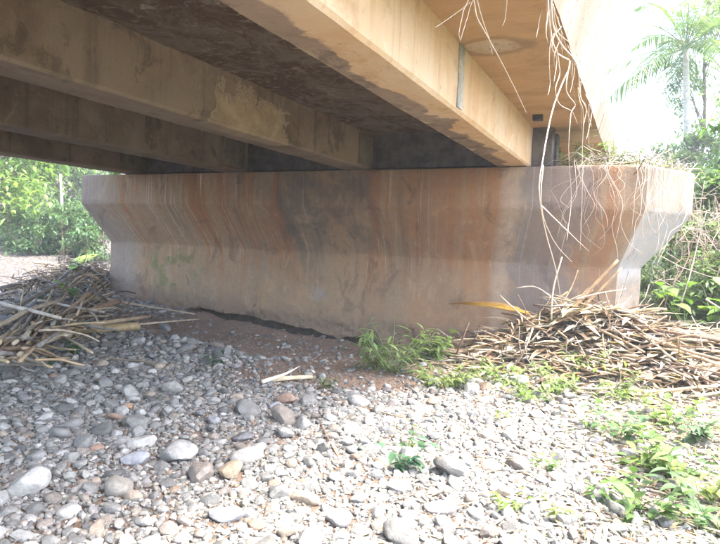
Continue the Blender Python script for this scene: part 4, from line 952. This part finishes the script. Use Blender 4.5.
for k, (x_, y_, h_, r_) in enumerate([(.95, 9.9, 1.1, .55), (1.6, 10.3, 1.5, .7), (2.3, 9.6, 1.2, .7), (1.2, 11.5, 1.8, .8), (2.4, 11.6, 2.0, .9), (.6, 12.2, 1.9, .8), (3.2, 10.6, 1.8, .9), (1.9, 13.0, 2.2, .9), (.8, 14.5, 2.0, .8), (3.4, 13, 2.4, 1.0)]):
    tree('bank_shrub', (x_, y_), ('low ' if h_ < 1.4 else 'tall ' if h_ > 1.95 else '')+'leafy green shrub on the bank '+('close by the pier end' if y_ < 10.5 else 'behind the dry vine thicket' if y_ < 12.5 else 'beside the further bridge span'), 'shrub', 'shrubs on the bank by the pier nose', h_, r_, .025, 1900, .12, .055, (.13, .20, .07), .03, 30, clump_r=.42)
for k, q2 in enumerate([(.65, 9.3), (1.0, 9.0), (1.45, 9.25), (1.9, 9.0), (.8, 9.75), (1.3, 9.8), (1.75, 9.7), (2.3, 9.4)]):
    q_ = (*q2, float(gz(*q2)))
    plant('broadleaf_plant', q_, 'broad round leaved plant on the bank '+('close to the pier nose' if q2[0] < 1.1 else 'among the green shrubs' if q2[1] > 9.5 else 'behind the litter heap'), 'plant', 'broad leaved bank plants', stems=6, h=.6, leaf=.27, wid=.22, per=3, col=(.13, .22, .05), spread=.6, parts=True, droop=.35)
# dry vines hanging behind the pier end
for k in range(30):
    x_ = rng.uniform(.45, 2.6); y_ = rng.uniform(9.7, 11.2); zt_ = rng.uniform(1.6, 2.9); g0 = float(gz(x_, y_)); P = wobble((x_+rng.normal(0, .3), y_, g0), (x_, y_, zt_), 10, .14)
    stick('dry_vine', P, .011, .005, [(.42, .33, .25), (.36, .25, .19), (.47, .40, .31)][k % 3], 'brown dry vine stem standing in the thicket behind the pier end', 'vine', 'dry vines behind the pier end', n=12, sides=6)
def samp_vine(): x_, y_ = rng.uniform(.45, 2.6), rng.uniform(9.6, 11.2); return np.array([x_, y_, float(gz(x_, y_))+rng.uniform(.2, 2.0)])
tangle('vine_thicket', 380, samp_vine, .8, .005, [(.42, .33, .25), (.36, .25, .19), (.47, .40, .31)], 'thicket of dry brown vine twigs behind the pier end', 'thicket', .8, .6)
# creepers at the left end of the pier
for k in range(16):
    a = rng.uniform(-10.95, -10.45); y_ = rng.uniform(9.2, 9.9); P = wobble((a, y_, ZT+.05), (a-rng.normal(.05, .08), y_+.1, ZT-rng.uniform(.5, 1.5)), 10, .07)
    stick('creeper', P, .008, .004, [(.4, .33, .25), (.3, .22, .15)][k % 2], 'thin dry creeper hanging behind the driftwood end of the pier cap', 'creeper', 'creepers at the driftwood end of the pier', n=12, sides=6)
hb = boxmesh('haze', -1150, 1150, -1150, 1150, -3.0, 17.0, 0); hz_ = link('haze', hb); hm = bpy.data.materials.new('veil_haze'); hm.use_nodes = True; ht = hm.node_tree; ht.nodes.clear()  # haze volume added to imitate lens veiling over the bright background
pv = ht.nodes.new('ShaderNodeVolumePrincipled'); pv.inputs['Color'].default_value = (.92, .95, 1, 1); pv.inputs['Density'].default_value = .0025; mo = ht.nodes.new('ShaderNodeOutputMaterial'); ht.links.new(pv.outputs[0], mo.inputs['Volume']); hb.materials.append(hm)
tag(hz_, 'added thin haze standing in for lens veil round the bridge', 'haze', kind='stuff')
tot = sum(len(o.data.polygons) for o in scene.objects if o.type == 'MESH'); print('faces', tot, 'objects', len(scene.objects))
